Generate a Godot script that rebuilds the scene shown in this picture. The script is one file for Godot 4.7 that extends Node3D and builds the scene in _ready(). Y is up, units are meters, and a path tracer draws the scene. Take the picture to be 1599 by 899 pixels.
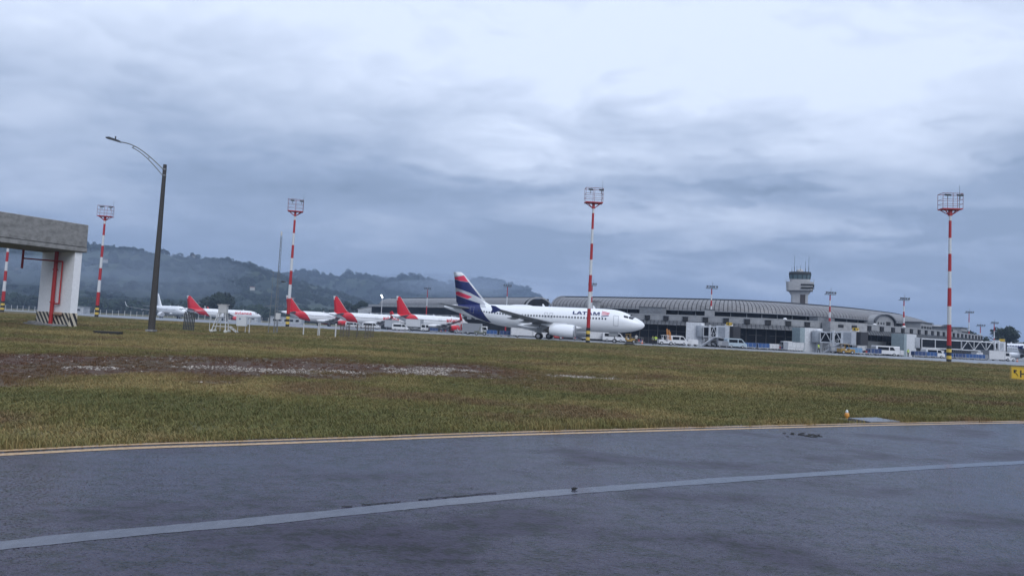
extends Node3D
# An airport apron under a heavy overcast sky, seen across wet asphalt and a strip of mown grass.

class MB:
	var p := PackedVector3Array()
	var n := PackedVector3Array()
	var uv := PackedVector2Array()
	var c := PackedColorArray()
	func tri(a: Vector3, b: Vector3, d: Vector3):
		var m := (b - a).cross(d - a).normalized()
		for v in [a, d, b]:
			p.append(v); n.append(m)
	func quad(a: Vector3, b: Vector3, d: Vector3, e: Vector3):   # counter-clockwise from outside
		tri(a, b, d); tri(a, d, e)
	func box(o: Vector3, s: Vector3, bs := Basis()):
		var h := s * 0.5
		var k := []
		for i in 8:
			k.append(o + bs * Vector3(h.x if i & 1 else -h.x, h.y if i & 2 else -h.y, h.z if i & 4 else -h.z))
		quad(k[4], k[5], k[7], k[6]); quad(k[1], k[0], k[2], k[3]); quad(k[5], k[1], k[3], k[7])
		quad(k[0], k[4], k[6], k[2]); quad(k[6], k[7], k[3], k[2]); quad(k[0], k[1], k[5], k[4])
	func bar(a: Vector3, b: Vector3, w: float, h := -1.0):        # a square bar between two points
		var f := (b - a)
		var l := f.length()
		if l < 1e-5: return
		f /= l
		var r := f.cross(Vector3.UP if absf(f.y) < 0.95 else Vector3.RIGHT).normalized()
		var u := r.cross(f)
		box((a + b) * 0.5, Vector3(w, w if h < 0 else h, l), Basis(r, u, -f))
	func loft(rings: Array, closed := true, caps := true, tex := []):
		var nr: int = rings.size()
		var m: int = rings[0].size()
		var nm := []
		var flip := 0.0
		for i in nr:
			var row := PackedVector3Array()
			var ce := Vector3.ZERO
			for q in rings[i]: ce += q
			ce /= m
			for j in m:
				var a: Vector3 = rings[min(i + 1, nr - 1)][j] - rings[max(i - 1, 0)][j]
				var jn := (j + 1) % m if closed else mini(j + 1, m - 1)
				var jp := (j + m - 1) % m if closed else maxi(j - 1, 0)
				var b: Vector3 = rings[i][jn] - rings[i][jp]
				var x := b.cross(a)
				if x.length() < 1e-9: x = rings[i][j] - ce
				x = x.normalized()
				flip += signf(x.dot(rings[i][j] - ce)) if closed else signf(x.y)
				row.append(x)
			nm.append(row)
		var fl := flip < 0
		for i in nr - 1:
			for j in (m if closed else m - 1):
				var k := (j + 1) % m
				var id := [[i, j], [i, k], [i + 1, k], [i, j], [i + 1, k], [i + 1, j]]
				if not fl: id = [[i, j], [i + 1, k], [i, k], [i, j], [i + 1, j], [i + 1, k]]
				for e in id:
					p.append(rings[e[0]][e[1]]); n.append(-nm[e[0]][e[1]] if fl else nm[e[0]][e[1]])
					if tex.size() > 0: uv.append(tex[e[0]][e[1]])
		if caps and closed:
			for e in [0, nr - 1]:
				var ce := Vector3.ZERO
				for q in rings[e]: ce += q
				ce /= m
				var inn: Vector3 = rings[1][0] - rings[0][0] if e == 0 else rings[nr - 2][0] - rings[nr - 1][0]
				for j in m:
					var a: Vector3 = rings[e][j]
					var b: Vector3 = rings[e][(j + 1) % m]
					var before := p.size()
					if (a - ce).cross(b - ce).dot(inn) < 0: tri(ce, a, b)
					else: tri(ce, b, a)
					if tex.size() > 0:
						for z in p.size() - before: uv.append(tex[e][j])
	func tube(a: Vector3, b: Vector3, r0: float, r1 := -1.0, seg := 10, caps := true):
		if r1 < 0: r1 = r0
		var f := (b - a).normalized()
		var r := f.cross(Vector3.UP if absf(f.y) < 0.95 else Vector3.RIGHT).normalized()
		var u := r.cross(f)
		var ra := PackedVector3Array()
		var rb := PackedVector3Array()
		for j in seg:
			var t := TAU * j / seg
			var d := r * cos(t) + u * sin(t)
			ra.append(a + d * r0); rb.append(b + d * r1)
		loft([ra, rb], true, caps)
	func pipe(pts: Array, r: float, seg := 8):
		for i in pts.size() - 1: tube(pts[i], pts[i + 1], r, r, seg)
	func turn(o: Vector3, ax: Vector3, prof: Array, seg := 20):   # lathe: prof of (distance along ax, radius)
		var r := ax.cross(Vector3.UP if absf(ax.y) < 0.95 else Vector3.RIGHT).normalized()
		var u := r.cross(ax)
		var rings := []
		for q in prof:
			var ring := PackedVector3Array()
			for j in seg:
				var t := TAU * j / seg
				ring.append(o + ax * q.x + (r * cos(t) + u * sin(t)) * q.y)
			rings.append(ring)
		loft(rings)
	func prism(poly: PackedVector2Array, z0: float, z1: float, xf := Transform3D()):   # polygon in xy pushed along z
		var idx := Geometry2D.triangulate_polygon(poly)
		var ar := 0.0
		for i in poly.size(): ar += poly[i].cross(poly[(i + 1) % poly.size()])
		var ccw := ar > 0
		for i in range(0, idx.size(), 3):
			var a := poly[idx[i]]; var b := poly[idx[i + 1]]; var d := poly[idx[i + 2]]
			if (b - a).cross(d - a) < 0:
				var t := b; b = d; d = t
			tri(xf * Vector3(a.x, a.y, z1), xf * Vector3(b.x, b.y, z1), xf * Vector3(d.x, d.y, z1))
			tri(xf * Vector3(a.x, a.y, z0), xf * Vector3(d.x, d.y, z0), xf * Vector3(b.x, b.y, z0))
		for i in poly.size():
			var a := poly[i]; var b := poly[(i + 1) % poly.size()]
			if not ccw:
				var t := a; a = b; b = t
			quad(xf * Vector3(a.x, a.y, z1), xf * Vector3(a.x, a.y, z0), xf * Vector3(b.x, b.y, z0), xf * Vector3(b.x, b.y, z1))
	func mesh() -> ArrayMesh:
		var ar := []
		ar.resize(Mesh.ARRAY_MAX)
		ar[Mesh.ARRAY_VERTEX] = p; ar[Mesh.ARRAY_NORMAL] = n
		if uv.size() == p.size(): ar[Mesh.ARRAY_TEX_UV] = uv
		if c.size() == p.size(): ar[Mesh.ARRAY_COLOR] = c
		var m := ArrayMesh.new()
		m.add_surface_from_arrays(Mesh.PRIMITIVE_TRIANGLES, ar)
		return m

var rng := RandomNumberGenerator.new()
var names := {}
var M := {}

func lin(r: float, g: float, b: float) -> Color: return Color(r, g, b).linear_to_srgb()
func mat(k: String, r := 0.5, g := 0.5, b := 0.5, rough := 0.6, metal := 0.0) -> StandardMaterial3D:
	if M.has(k): return M[k]
	var m := StandardMaterial3D.new()
	m.albedo_color = lin(r, g, b); m.roughness = rough; m.metallic = metal
	m.resource_name = k
	M[k] = m
	return m
func numbered(k: String) -> String:
	if not names.has(k):
		names[k] = 0
		return k
	names[k] += 1
	return "%s_%03d" % [k, names[k]]
func tag(o: Node, label: String, cat: String, group := "", kind := ""):
	if label: o.set_meta("label", label)
	if cat: o.set_meta("category", cat)
	if group: o.set_meta("group", group)
	if kind: o.set_meta("kind", kind)
func obj(called: String, mb: MB, m: Material, par: Node = null) -> MeshInstance3D:
	var o := MeshInstance3D.new()
	o.mesh = mb.mesh()
	o.material_override = m
	if par == null:
		o.name = numbered(called); add_child(o)
	else:
		o.name = called; par.add_child(o, true)
	return o
func share(called: String, ms: Mesh, m: Material, par: Node, xf := Transform3D()) -> MeshInstance3D:
	var o := MeshInstance3D.new()
	o.mesh = ms; o.material_override = m; o.transform = xf; o.name = called
	par.add_child(o, true)
	return o
func thing(called: String, label: String, cat: String, at: Vector3, yaw := 0.0, group := "") -> Node3D:
	var o := Node3D.new()
	o.name = numbered(called); add_child(o)
	o.position = at; o.rotation.y = yaw
	tag(o, label, cat, group)
	return o
func copy(src: Node3D, called: String, label: String, at: Vector3, yaw: float) -> Node3D:
	var o: Node3D = src.duplicate()
	o.name = numbered(called); add_child(o)
	o.position = at; o.rotation.y = yaw
	o.set_meta("label", label)
	return o
func gy(z: float) -> float:                                   # the apron falls away gently beyond 100 m
	return -0.0125 * maxf(0.0, minf(-z, 420.0) - 100.0)
func v2(a: Array) -> PackedVector2Array:
	var o := PackedVector2Array()
	for i in range(0, a.size(), 2): o.append(Vector2(a[i], a[i + 1]))
	return o
func lerp_table(t: Array, x: float) -> float:                 # [[x, y], ...] sorted by x
	if x <= t[0][0]: return t[0][1]
	for i in range(1, t.size()):
		if x <= t[i][0]:
			return lerpf(t[i - 1][1], t[i][1], (x - t[i - 1][0]) / (t[i][0] - t[i - 1][0]))
	return t[-1][1]
func smooth_table(t: Array, x: float) -> float:               # the same, rounded at the knots
	var s := 0.0
	var w: float = (t[-1][0] - t[0][0]) / t.size() * 0.4
	for k in 5: s += lerp_table(t, x + (k - 2) * w * 0.5)
	return s / 5
func fnl(seed_: int, freq: float, oct := 4, gain := 0.5) -> FastNoiseLite:
	var f := FastNoiseLite.new()
	f.seed = seed_; f.frequency = freq; f.noise_type = FastNoiseLite.TYPE_SIMPLEX_SMOOTH
	f.fractal_type = FastNoiseLite.FRACTAL_FBM if oct > 1 else FastNoiseLite.FRACTAL_NONE
	f.fractal_octaves = oct; f.fractal_gain = gain
	return f
func noise_tex(size: int, seed_: int, freq: float, oct: int, gain: float, ramp: Array) -> ImageTexture:
	var src := fnl(seed_, freq, oct, gain).get_seamless_image(size, size)
	src.convert(Image.FORMAT_L8)
	var d := src.get_data()
	var lut := []
	var gr := Gradient.new()
	gr.offsets = PackedFloat32Array(ramp.map(func(q): return q[0]))
	gr.colors = PackedColorArray(ramp.map(func(q): return q[1]))
	for i in 256:
		var k := gr.sample(i / 255.0)
		lut.append([int(k.r * 255), int(k.g * 255), int(k.b * 255)])
	var o := PackedByteArray()
	o.resize(d.size() * 3)
	for i in d.size():
		var q = lut[d[i]]
		o[i * 3] = q[0]; o[i * 3 + 1] = q[1]; o[i * 3 + 2] = q[2]
	var im := Image.create_from_data(size, size, false, Image.FORMAT_RGB8, o)
	im.generate_mipmaps()
	return ImageTexture.create_from_image(im)
func normal_tex(size: int, seed_: int, freq: float, oct: int, gain: float, strength: float) -> ImageTexture:
	var src := fnl(seed_, freq, oct, gain).get_seamless_image(size, size)
	src.convert(Image.FORMAT_RGBA8)
	src.bump_map_to_normal_map(strength)
	return ImageTexture.create_from_image(src)
func grey(a: float) -> Color: return Color(a, a, a)

# ------------------------------------------------------------------ sky
func sky_image() -> Image:
	var W := 2304
	var H := 1152
	var im := Image.create(W, H, false, Image.FORMAT_RGBF)
	var big := fnl(11, 0.9, 4, 0.5)
	var fine := fnl(12, 2.2, 5, 0.55)
	var wisp := fnl(13, 1.0, 5, 0.55)
	# broad cloud masses: azimuth, elevation (degrees), half widths, change of tone
	var masses := [[-14.0, 8.5, 19.0, 5.0, -0.40], [-30.0, 15.0, 14.0, 4.0, -0.05], [4.0, 20.0, 10.0, 3.4, -0.20], [21.0, 16.6, 20.0, 3.2, 0.26], [-35.0, 9.0, 8.0, 1.8, 0.22],
		[30.0, 11.0, 16.0, 1.3, -0.30], [10.0, 8.0, 14.0, 2.0, -0.12], [33.0, 6.0, 14.0, 2.2, -0.10], [-10.0, 25.0, 16.0, 4.0, 0.06], [30.0, 27.0, 14.0, 5.0, 0.05], [-16.0, 11.4, 5.5, 0.55, 0.11], [7.0, 12.6, 7.0, 1.6, 0.08],
		[-120.0, 12.0, 30.0, 5.0, -0.15], [100.0, 16.0, 25.0, 4.0, 0.12], [165.0, 10.0, 28.0, 4.0, -0.12], [-75.0, 18.0, 18.0, 4.0, 0.12], [70.0, 9.0, 20.0, 3.0, -0.12], [-165.0, 20.0, 20.0, 5.0, 0.10]]
	var c0 := Vector3(0.095, 0.150, 0.235)
	var c1 := Vector3(0.300, 0.387, 0.550)
	var c2 := Vector3(0.730, 0.825, 1.010)
	for y in H:
		var el := (0.5 - (y + 0.5) / H) * PI
		var eld := rad_to_deg(el)
		if eld < -3.0:
			for x in W: im.set_pixel(x, y, Color(0.10, 0.13, 0.18))
			continue
		var se := maxf(sin(el), 0.0)
		var base := 0.51 + 0.20 * smoothstep(0.0, 13.0, eld) + 0.19 * smoothstep(10.0, 27.0, eld) + 0.06 * smoothstep(28.0, 80.0, eld)
		for x in W:
			var az := ((x + 0.5) / W - 0.5) * TAU
			var azd := rad_to_deg(az)
			var dx := sin(az) * cos(el)
			var dz := -cos(az) * cos(el)
			var k := 1.0 / (se + 0.16)
			var q := Vector3(dx * k, dz * k * 1.5, 0.3)
			var b := big.get_noise_3dv(q * 0.9)
			var f := fine.get_noise_3dv(q * 1.1 + Vector3(b * 0.8, b * 0.6, 5.0))
			# low streaks that lie level, seen edge on
			var wq := Vector3(dx * 3.4 + f * 0.12, se * 21.0 + b * 0.55 + f * 0.22, dz * 3.4)
			var w := wisp.get_noise_3dv(wq)
			var low := smoothstep(0.5, 4.0, eld) * (1.0 - smoothstep(13.0, 22.0, eld))
			var t := base + b * 0.22 + f * 0.11 * (1.0 - 0.4 * low) + low * (0.52 + 0.48 * sin(az * 2.0)) * (smoothstep(0.0, 0.42, w) * -0.19 + w * 0.10)
			for m in masses:
				var da: float = absf(wrapf(azd - m[0], -180.0, 180.0)) / m[2]
				if da < 2.2:
					var de: float = (eld + w * 1.0 + b * 2.2 - m[1]) / m[3]
					if absf(de) < 2.2: t += m[4] * exp(-da * da * 1.2 - de * de * 1.2) * (1.0 + f * 0.9)
			t = clampf(0.59 + (t - 0.65) * 1.30 + fine.get_noise_3dv(q * 3.6 + Vector3(f * 0.4, b, 9.0)) * 0.055, 0.05, 0.97)
			var cc := c0.lerp(c1, t / 0.5) if t < 0.5 else c1.lerp(c2, (t - 0.5) / 0.5)
			im.set_pixel(x, y, Color(cc.x, cc.y, cc.z))
	return im

func _ready():
	rng.seed = 20240
	# ---------------- camera
	var cam := Camera3D.new()
	cam.name = "camera"
	cam.position = Vector3(0, 1.9, 0)
	cam.rotation = Basis.from_euler(Vector3(deg_to_rad(3.4), 0, 0)).get_euler()
	cam.basis = Basis(Vector3.RIGHT, deg_to_rad(3.4)) * Basis(Vector3(0, 0, 1), deg_to_rad(2.85))
	cam.fov = 48.4
	cam.near = 0.1
	cam.far = 9000.0
	add_child(cam)
	cam.current = true
	# ---------------- sky, air
	var env := Environment.new()
	var sky := Sky.new()
	var sm := PanoramaSkyMaterial.new()
	sm.panorama = ImageTexture.create_from_image(sky_image())
	sky.sky_material = sm
	env.sky = sky
	env.background_mode = Environment.BG_SKY
	env.tonemap_mode = Environment.TONE_MAPPER_LINEAR
	env.tonemap_exposure = 1.17
	env.sdfgi_enabled = true
	env.ssao_enabled = true
	env.ssil_enabled = true
	env.fog_enabled = true
	env.fog_density = 0.00029
	env.fog_light_color = Color(0.63, 0.71, 0.83)
	env.volumetric_fog_enabled = true
	env.volumetric_fog_density = 0.0
	var we := WorldEnvironment.new()
	we.name = "world_environment"
	we.environment = env
	add_child(we)
	# ---------------- the sun behind thick cloud, behind the camera to the right
	var sun := DirectionalLight3D.new()
	sun.name = "sun"
	sun.light_energy = 0.5
	sun.light_angular_distance = 40.0
	sun.light_color = Color(0.97, 0.98, 1.0)
	sun.shadow_enabled = true
	add_child(sun)
	sun.basis = Basis.looking_at(Vector3(-0.30, -0.62, -0.72).normalized())
	print("sky ", Time.get_ticks_msec())
	setting()
	print("setting ", Time.get_ticks_msec())
	terminal()
	print("terminal ", Time.get_ticks_msec())
	aircraft()
	print("aircraft ", Time.get_ticks_msec())
	masts()
	airfield()
	apron_things()
	print("end ", Time.get_ticks_msec())

# ------------------------------------------------------------------ ground, asphalt, grass, hills
var edge_line := [[-40.0, 14.0], [-20.0, 0.6], [-12.0, -4.6], [-6.34, -8.2], [-5.14, -8.95], [-3.69, -9.65], [0.1, -11.55], [5.73, -14.1], [9.53, -15.75], [14.1, -17.6], [24.0, -21.3], [50.0, -29.6], [90.0, -41.0]]
var seal_line := [[-9.0, -1.6], [-3.88, -5.1], [-2.24, -6.0], [0.12, -7.3], [3.66, -8.95], [8.95, -11.15], [16.0, -13.7], [40.0, -21.0]]
var apron_edge := [[-400.0, 330.0], [-160.0, 215.0], [-100.0, 150.0], [-62.0, 114.0], [-40.0, 106.0], [-15.0, 104.0], [8.0, 98.0], [25.0, 93.5], [46.0, 91.0], [60.0, 86.0], [100.0, 80.0], [300.0, 70.0]]
var soil := [[-24.0, 17.0, 4.4], [-14.5, 19.2, 4.6], [-9.0, 23.6, 4.7], [-3.5, 25.6, 3.8], [3.5, 27.6, 2.3], [8.0, 28.3, 1.2]]
var nz_a: FastNoiseLite
var nz_b: FastNoiseLite
var nz_c: FastNoiseLite

func edge_z(x: float) -> float: return smooth_line(edge_line, x)
func smooth_line(t: Array, x: float) -> float:                # Catmull-Rom through [[x, z], ...]
	for i in range(1, t.size()):
		if x <= t[i][0] or i == t.size() - 1:
			var a = t[max(i - 2, 0)]; var b = t[i - 1]; var d = t[i]; var e = t[min(i + 1, t.size() - 1)]
			var u: float = (x - b[0]) / (d[0] - b[0])
			var w: float = d[0] - b[0]
			var m0: float = (d[1] - a[1]) / (d[0] - a[0]) * w
			var m1: float = (e[1] - b[1]) / (e[0] - b[0]) * w
			var u2 := u * u
			var u3 := u2 * u
			return (2 * u3 - 3 * u2 + 1) * b[1] + (u3 - 2 * u2 + u) * m0 + (3 * u2 - 2 * u3) * d[1] + (u3 - u2) * m1
	return 0.0
func soil_at(x: float, z: float) -> float:
	if x < -40 or x > 10 or z < -34 or z > -10: return 0.0
	var zc := -lerp_table(soil.map(func(q): return [q[0], q[1]]), x)
	var hw := lerp_table(soil.map(func(q): return [q[0], q[2]]), x)
	var d := absf(z - zc) / hw + nz_b.get_noise_2d(x * 1.2, z * 1.2) * 0.9
	return clampf((1.45 - d) * 1.5, 0.0, 1.0) * (1.0 - smoothstep(6.0, 9.5, x)) * (1.0 - 0.55 * smoothstep(-2.0, 1.5, x)) * (0.82 + 0.18 * smoothstep(-0.3, 0.15, nz_a.get_noise_2d(x * 3.0, z * 4.0)))
func gravel_at(x: float, z: float) -> float:
	var g := 0.0
	for b in [[-8.6, -21.4, 2.8, 1.0], [-6.0, -22.4, 1.3, 0.7], [-3.4, -24.4, 1.8, 1.7], [-2.4, -26.4, 2.0, 0.9], [2.9, -26.6, 1.7, 0.9], [-12.5, -19.4, 1.0, 0.6]]:
		var d := Vector2((x - b[0]) / b[2], (z - b[1]) / b[3]).length()
		g = maxf(g, 1.0 - d)
	if g <= 0.0: return 0.0
	return clampf(g * 1.8 + nz_b.get_noise_2d(x * 3, z * 3) * 0.9, 0.0, 1.0)
func turf(x: float, z: float) -> Color:                       # linear base colour of the turf at a place
	var a := nz_a.get_noise_2d(x, z * 1.7)
	var b := nz_b.get_noise_2d(x * 0.7 + 40, z * 1.3)
	var c := nz_c.get_noise_2d(x, z)
	var green := Vector3(0.150, 0.138, 0.047)
	var dry := Vector3(0.245, 0.195, 0.080)
	var brown := Vector3(0.160, 0.105, 0.056)
	var lush := Vector3(0.082, 0.096, 0.032)
	var k := green.lerp(dry, smoothstep(-0.15, 0.45, a + c * 0.35))
	k = k.lerp(brown, 0.75 * smoothstep(0.12, 0.5, b + 0.15 * c))
	k = k.lerp(lush, 0.45 * smoothstep(0.1, 0.5, -a * 0.6 - b * 0.7 + c * 0.2))
	var s := soil_at(x, z)
	k = k.lerp(Vector3(0.098, 0.042, 0.025), s * 0.92)
	return Color(k.x, k.y, k.z)
func relief(x: float, z: float) -> float:
	var far := smoothstep(2.0, 8.0, -(z - edge_z(clampf(x, -40, 90)))) * (1.0 - smoothstep(78.0, 90.0, -z))
	return far * (nz_a.get_noise_2d(x * 0.5 + 90, z * 0.5) * 0.10 + nz_b.get_noise_2d(x + 7, z) * 0.03)
func floor_y(x: float, z: float) -> float:
	return gy(z) - 0.03 + relief(x, z)

func ribbon(line: Array, x0: float, x1: float, step: float, off: float, width: float, y: float, wob := 0.0) -> MB:
	var mb := MB.new()
	var l := PackedVector3Array()
	var r := PackedVector3Array()
	var x := x0
	while x <= x1:
		var z := smooth_line(line, x)
		var t := Vector3(0.2, 0, smooth_line(line, x + 0.1) - smooth_line(line, x - 0.1)).normalized()
		var s := Vector3(-t.z, 0, t.x)      # to the camera's side
		var w := width * (1.0 + wob * (0.7 * nz_c.get_noise_2d(x * 2.0, 3.0) + 0.5 * nz_c.get_noise_2d(x * 14.0, 8.0)))
		var o := Vector3(x, y, z) + s * (off + wob * 0.05 * nz_b.get_noise_2d(x * 6.0, 9.0))
		l.append(o - s * w * 0.5); r.append(o + s * w * 0.5)
		x += step
	for i in l.size() - 1: mb.quad(l[i], r[i], r[i + 1], l[i + 1])
	return mb

func setting():
	nz_a = fnl(3, 0.055, 3); nz_b = fnl(4, 0.16, 3); nz_c = fnl(5, 0.5, 2)
	# --- ground: one sheet to the horizon, finer where the grass is near
	var gm := StandardMaterial3D.new()
	gm.vertex_color_use_as_albedo = true
	gm.albedo_texture = noise_tex(512, 21, 0.05, 5, 0.65, [[0.0, Color(0.45, 0.45, 0.45)], [0.5, Color(0.80, 0.80, 0.78)], [1.0, Color(1, 1, 1)]])
	gm.uv1_triplanar = true; gm.uv1_world_triplanar = true; gm.uv1_scale = Vector3(0.31, 0.31, 0.31)
	gm.roughness = 0.95
	var xs := []
	var x := -3000.0
	while x < 3000.0:
		xs.append(x)
		var ax := absf(x - 5.0)
		x += 0.6 if ax < 62 else (3.0 if ax < 130 else (25.0 if ax < 500 else 250.0))
	xs.append(3000.0)
	var zs := []
	var z := 60.0
	while z > -3000.0:
		zs.append(z)
		z -= 10.0 if z > 20.0 else (2.0 if z > -4.0 else (0.6 if z > -60 else (2.0 if z > -120 else (20.0 if z > -420 else 200.0))))
	zs.append(-3000.0)
	var ga := []
	ga.resize(Mesh.ARRAY_MAX)
	var gp := PackedVector3Array()
	var gn := PackedVector3Array()
	var gc := PackedColorArray()
	var gi := PackedInt32Array()
	for zz in zs:
		for xx in xs:
			gp.append(Vector3(xx, floor_y(xx, zz), zz)); gn.append(Vector3.UP)
			gc.append(turf(xx, zz))
	for j in zs.size() - 1:
		for i in xs.size() - 1:
			var k: int = j * xs.size() + i
			gi.append_array([k, k + xs.size(), k + 1, k + 1, k + xs.size(), k + xs.size() + 1])
	ga[Mesh.ARRAY_VERTEX] = gp; ga[Mesh.ARRAY_NORMAL] = gn; ga[Mesh.ARRAY_COLOR] = gc; ga[Mesh.ARRAY_INDEX] = gi
	var am := ArrayMesh.new()
	am.add_surface_from_arrays(Mesh.PRIMITIVE_TRIANGLES, ga)
	var ground := MeshInstance3D.new()
	ground.mesh = am; ground.material_override = gm; ground.name = "ground"
	ground.set_meta("kind", "structure")
	add_child(ground)
	# --- wet asphalt taxiway
	var asp := StandardMaterial3D.new()
	asp.albedo_texture = noise_tex(2048, 31, 0.03, 7, 0.86, [[0.0, Color(0.04, 0.04, 0.045)], [0.38, Color(0.075, 0.065, 0.09)], [0.45, Color(0.165, 0.140, 0.205)], [0.64, Color(0.182, 0.156, 0.225)], [1.0, Color(0.29, 0.265, 0.32)]])
	asp.roughness_texture = noise_tex(2048, 33, 0.0042, 6, 0.5, [[0.0, grey(0.07)], [0.40, grey(0.12)], [0.52, grey(0.20)], [0.66, grey(0.33)], [1.0, grey(0.45)]])
	asp.normal_enabled = true
	asp.normal_texture = normal_tex(2048, 34, 0.26, 3, 0.6, 6.0)
	asp.normal_scale = 0.11
	asp.metallic_specular = 0.30
	asp.uv1_triplanar = true; asp.uv1_world_triplanar = true; asp.uv1_scale = Vector3(0.030, 0.05, 0.055)
	var tw := MB.new()
	x = -40.0
	while x < 89.5:
		var z0 := edge_z(x) - 0.20 + 0.10 * nz_c.get_noise_2d(x * 3, 1)
		var z1 := edge_z(x + 0.5) - 0.20 + 0.10 * nz_c.get_noise_2d(x * 3 + 1.5, 1)
		tw.quad(Vector3(x, 0, 60), Vector3(x + 0.5, 0, 60), Vector3(x + 0.5, 0, z1), Vector3(x, 0, z0))
		tw.quad(Vector3(x, -0.2, z0), Vector3(x, 0, z0), Vector3(x + 0.5, 0, z1), Vector3(x + 0.5, -0.2, z1))
		x += 0.5
	tag(obj("taxiway", tw, asp), "", "", "", "structure")
	var yel := StandardMaterial3D.new()
	yel.albedo_texture = noise_tex(512, 41, 0.05, 5, 0.7, [[0.0, lin(0.10, 0.07, 0.05)], [0.30, lin(0.36, 0.22, 0.10)], [0.6, lin(0.48, 0.31, 0.15)], [1.0, lin(0.55, 0.40, 0.24)]])
	yel.uv1_triplanar = true; yel.uv1_world_triplanar = true; yel.uv1_scale = Vector3(0.5, 0.5, 0.5)
	yel.roughness = 0.45
	for o in [-0.06, 0.20]:
		tag(obj("edge_marking", ribbon(edge_line, -38.0, 88.0, 0.25, o, 0.14 if o > 0 else 0.10, 0.003, 0.12), yel), "", "", "", "structure")
	# the smooth wet strip of sealant that follows the curve, and the crack along it
	var seal := StandardMaterial3D.new()
	seal.albedo_texture = noise_tex(512, 45, 0.03, 6, 0.65, [[0.0, lin(0.05, 0.052, 0.072)], [0.5, lin(0.068, 0.071, 0.095)], [1.0, lin(0.10, 0.104, 0.13)]])
	seal.uv1_triplanar = true; seal.uv1_world_triplanar = true; seal.uv1_scale = Vector3(0.4, 0.4, 0.4)
	seal.roughness = 0.13
	tag(obj("sealant_strip", ribbon(seal_line, -8.8, 39.0, 0.10, 0.0, 0.23, 0.002, 0.22), seal), "", "", "", "structure")
	var crack := MB.new()
	x = -1.6
	var last := Vector3.INF
	while x < 0.1:
		var q := Vector3(x, 0.006, smooth_line(seal_line, x) - 0.19 + 0.03 * nz_c.get_noise_2d(x * 9, 4))
		if last != Vector3.INF and nz_c.get_noise_2d(x * 5, 12) > -0.25: crack.box((q + last) * 0.5, Vector3((q - last).length() * 1.1, 0.004, 0.008 + 0.014 * absf(nz_c.get_noise_2d(x * 7, 2))), Basis(Vector3.UP, -atan2(q.z - last.z, q.x - last.x)))
		last = q
		x += 0.09
	tag(obj("pavement_crack", crack, mat("tar", 0.012, 0.012, 0.014, 0.9)), "", "", "", "structure")
	# --- apron: grey concrete, its near edge proud of the grass
	var ap := StandardMaterial3D.new()
	ap.albedo_texture = noise_tex(1024, 51, 0.008, 6, 0.6, [[0.0, lin(0.10, 0.105, 0.115)], [0.5, lin(0.17, 0.175, 0.185)], [1.0, lin(0.26, 0.265, 0.27)]])
	ap.uv1_triplanar = true; ap.uv1_world_triplanar = true; ap.uv1_scale = Vector3(0.02, 0.02, 0.02)
	ap.roughness = 0.32
	var am2 := MB.new()
	x = -400.0
	while x < 299.0:
		var d0 := smooth_line(apron_edge, x)
		var d1 := smooth_line(apron_edge, x + 4)
		var rows0 := [d0, maxf(d0 + 0.5, 100.0), maxf(d0 + 1.0, 420.0)]
		var rows1 := [d1, maxf(d1 + 0.5, 100.0), maxf(d1 + 1.0, 420.0)]
		for r in 2:
			am2.quad(Vector3(x, gy(-rows0[r]) + 0.01, -rows0[r]), Vector3(x + 4, gy(-rows1[r]) + 0.01, -rows1[r]), Vector3(x + 4, gy(-rows1[r + 1]) + 0.01, -rows1[r + 1]), Vector3(x, gy(-rows0[r + 1]) + 0.01, -rows0[r + 1]))
		am2.quad(Vector3(x, gy(-d0) - 0.2, -d0), Vector3(x + 4, gy(-d1) - 0.2, -d1), Vector3(x + 4, gy(-d1) + 0.01, -d1), Vector3(x, gy(-d0) + 0.01, -d0))
		x += 4
	tag(obj("apron", am2, ap), "", "", "", "structure")
	# painted lines on the apron
	for o in [[6.0, 0.35], [9.0, 0.2], [17.0, 0.3]]:
		var pl := MB.new()
		x = -60.0
		while x < 130.0:
			var a := Vector3(x, 0, -smooth_line(apron_edge, x) - o[0])
			var b := Vector3(x + 3, 0, -smooth_line(apron_edge, x + 3) - o[0])
			a.y = gy(a.z) + 0.016; b.y = gy(b.z) + 0.016
			var f := Vector3(0, 0, -o[1] * 2)
			pl.quad(a, b, b + f + Vector3(0, -0.0125 * o[1] * 2 if b.z < -100 else 0.0, 0), a + f + Vector3(0, -0.0125 * o[1] * 2 if a.z < -100 else 0.0, 0))
			x += 3
		tag(obj("apron_marking", pl, mat("paint_white", 0.5, 0.5, 0.5, 0.5)), "", "", "", "structure")
	grass()
	hills()
	mist()

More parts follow.
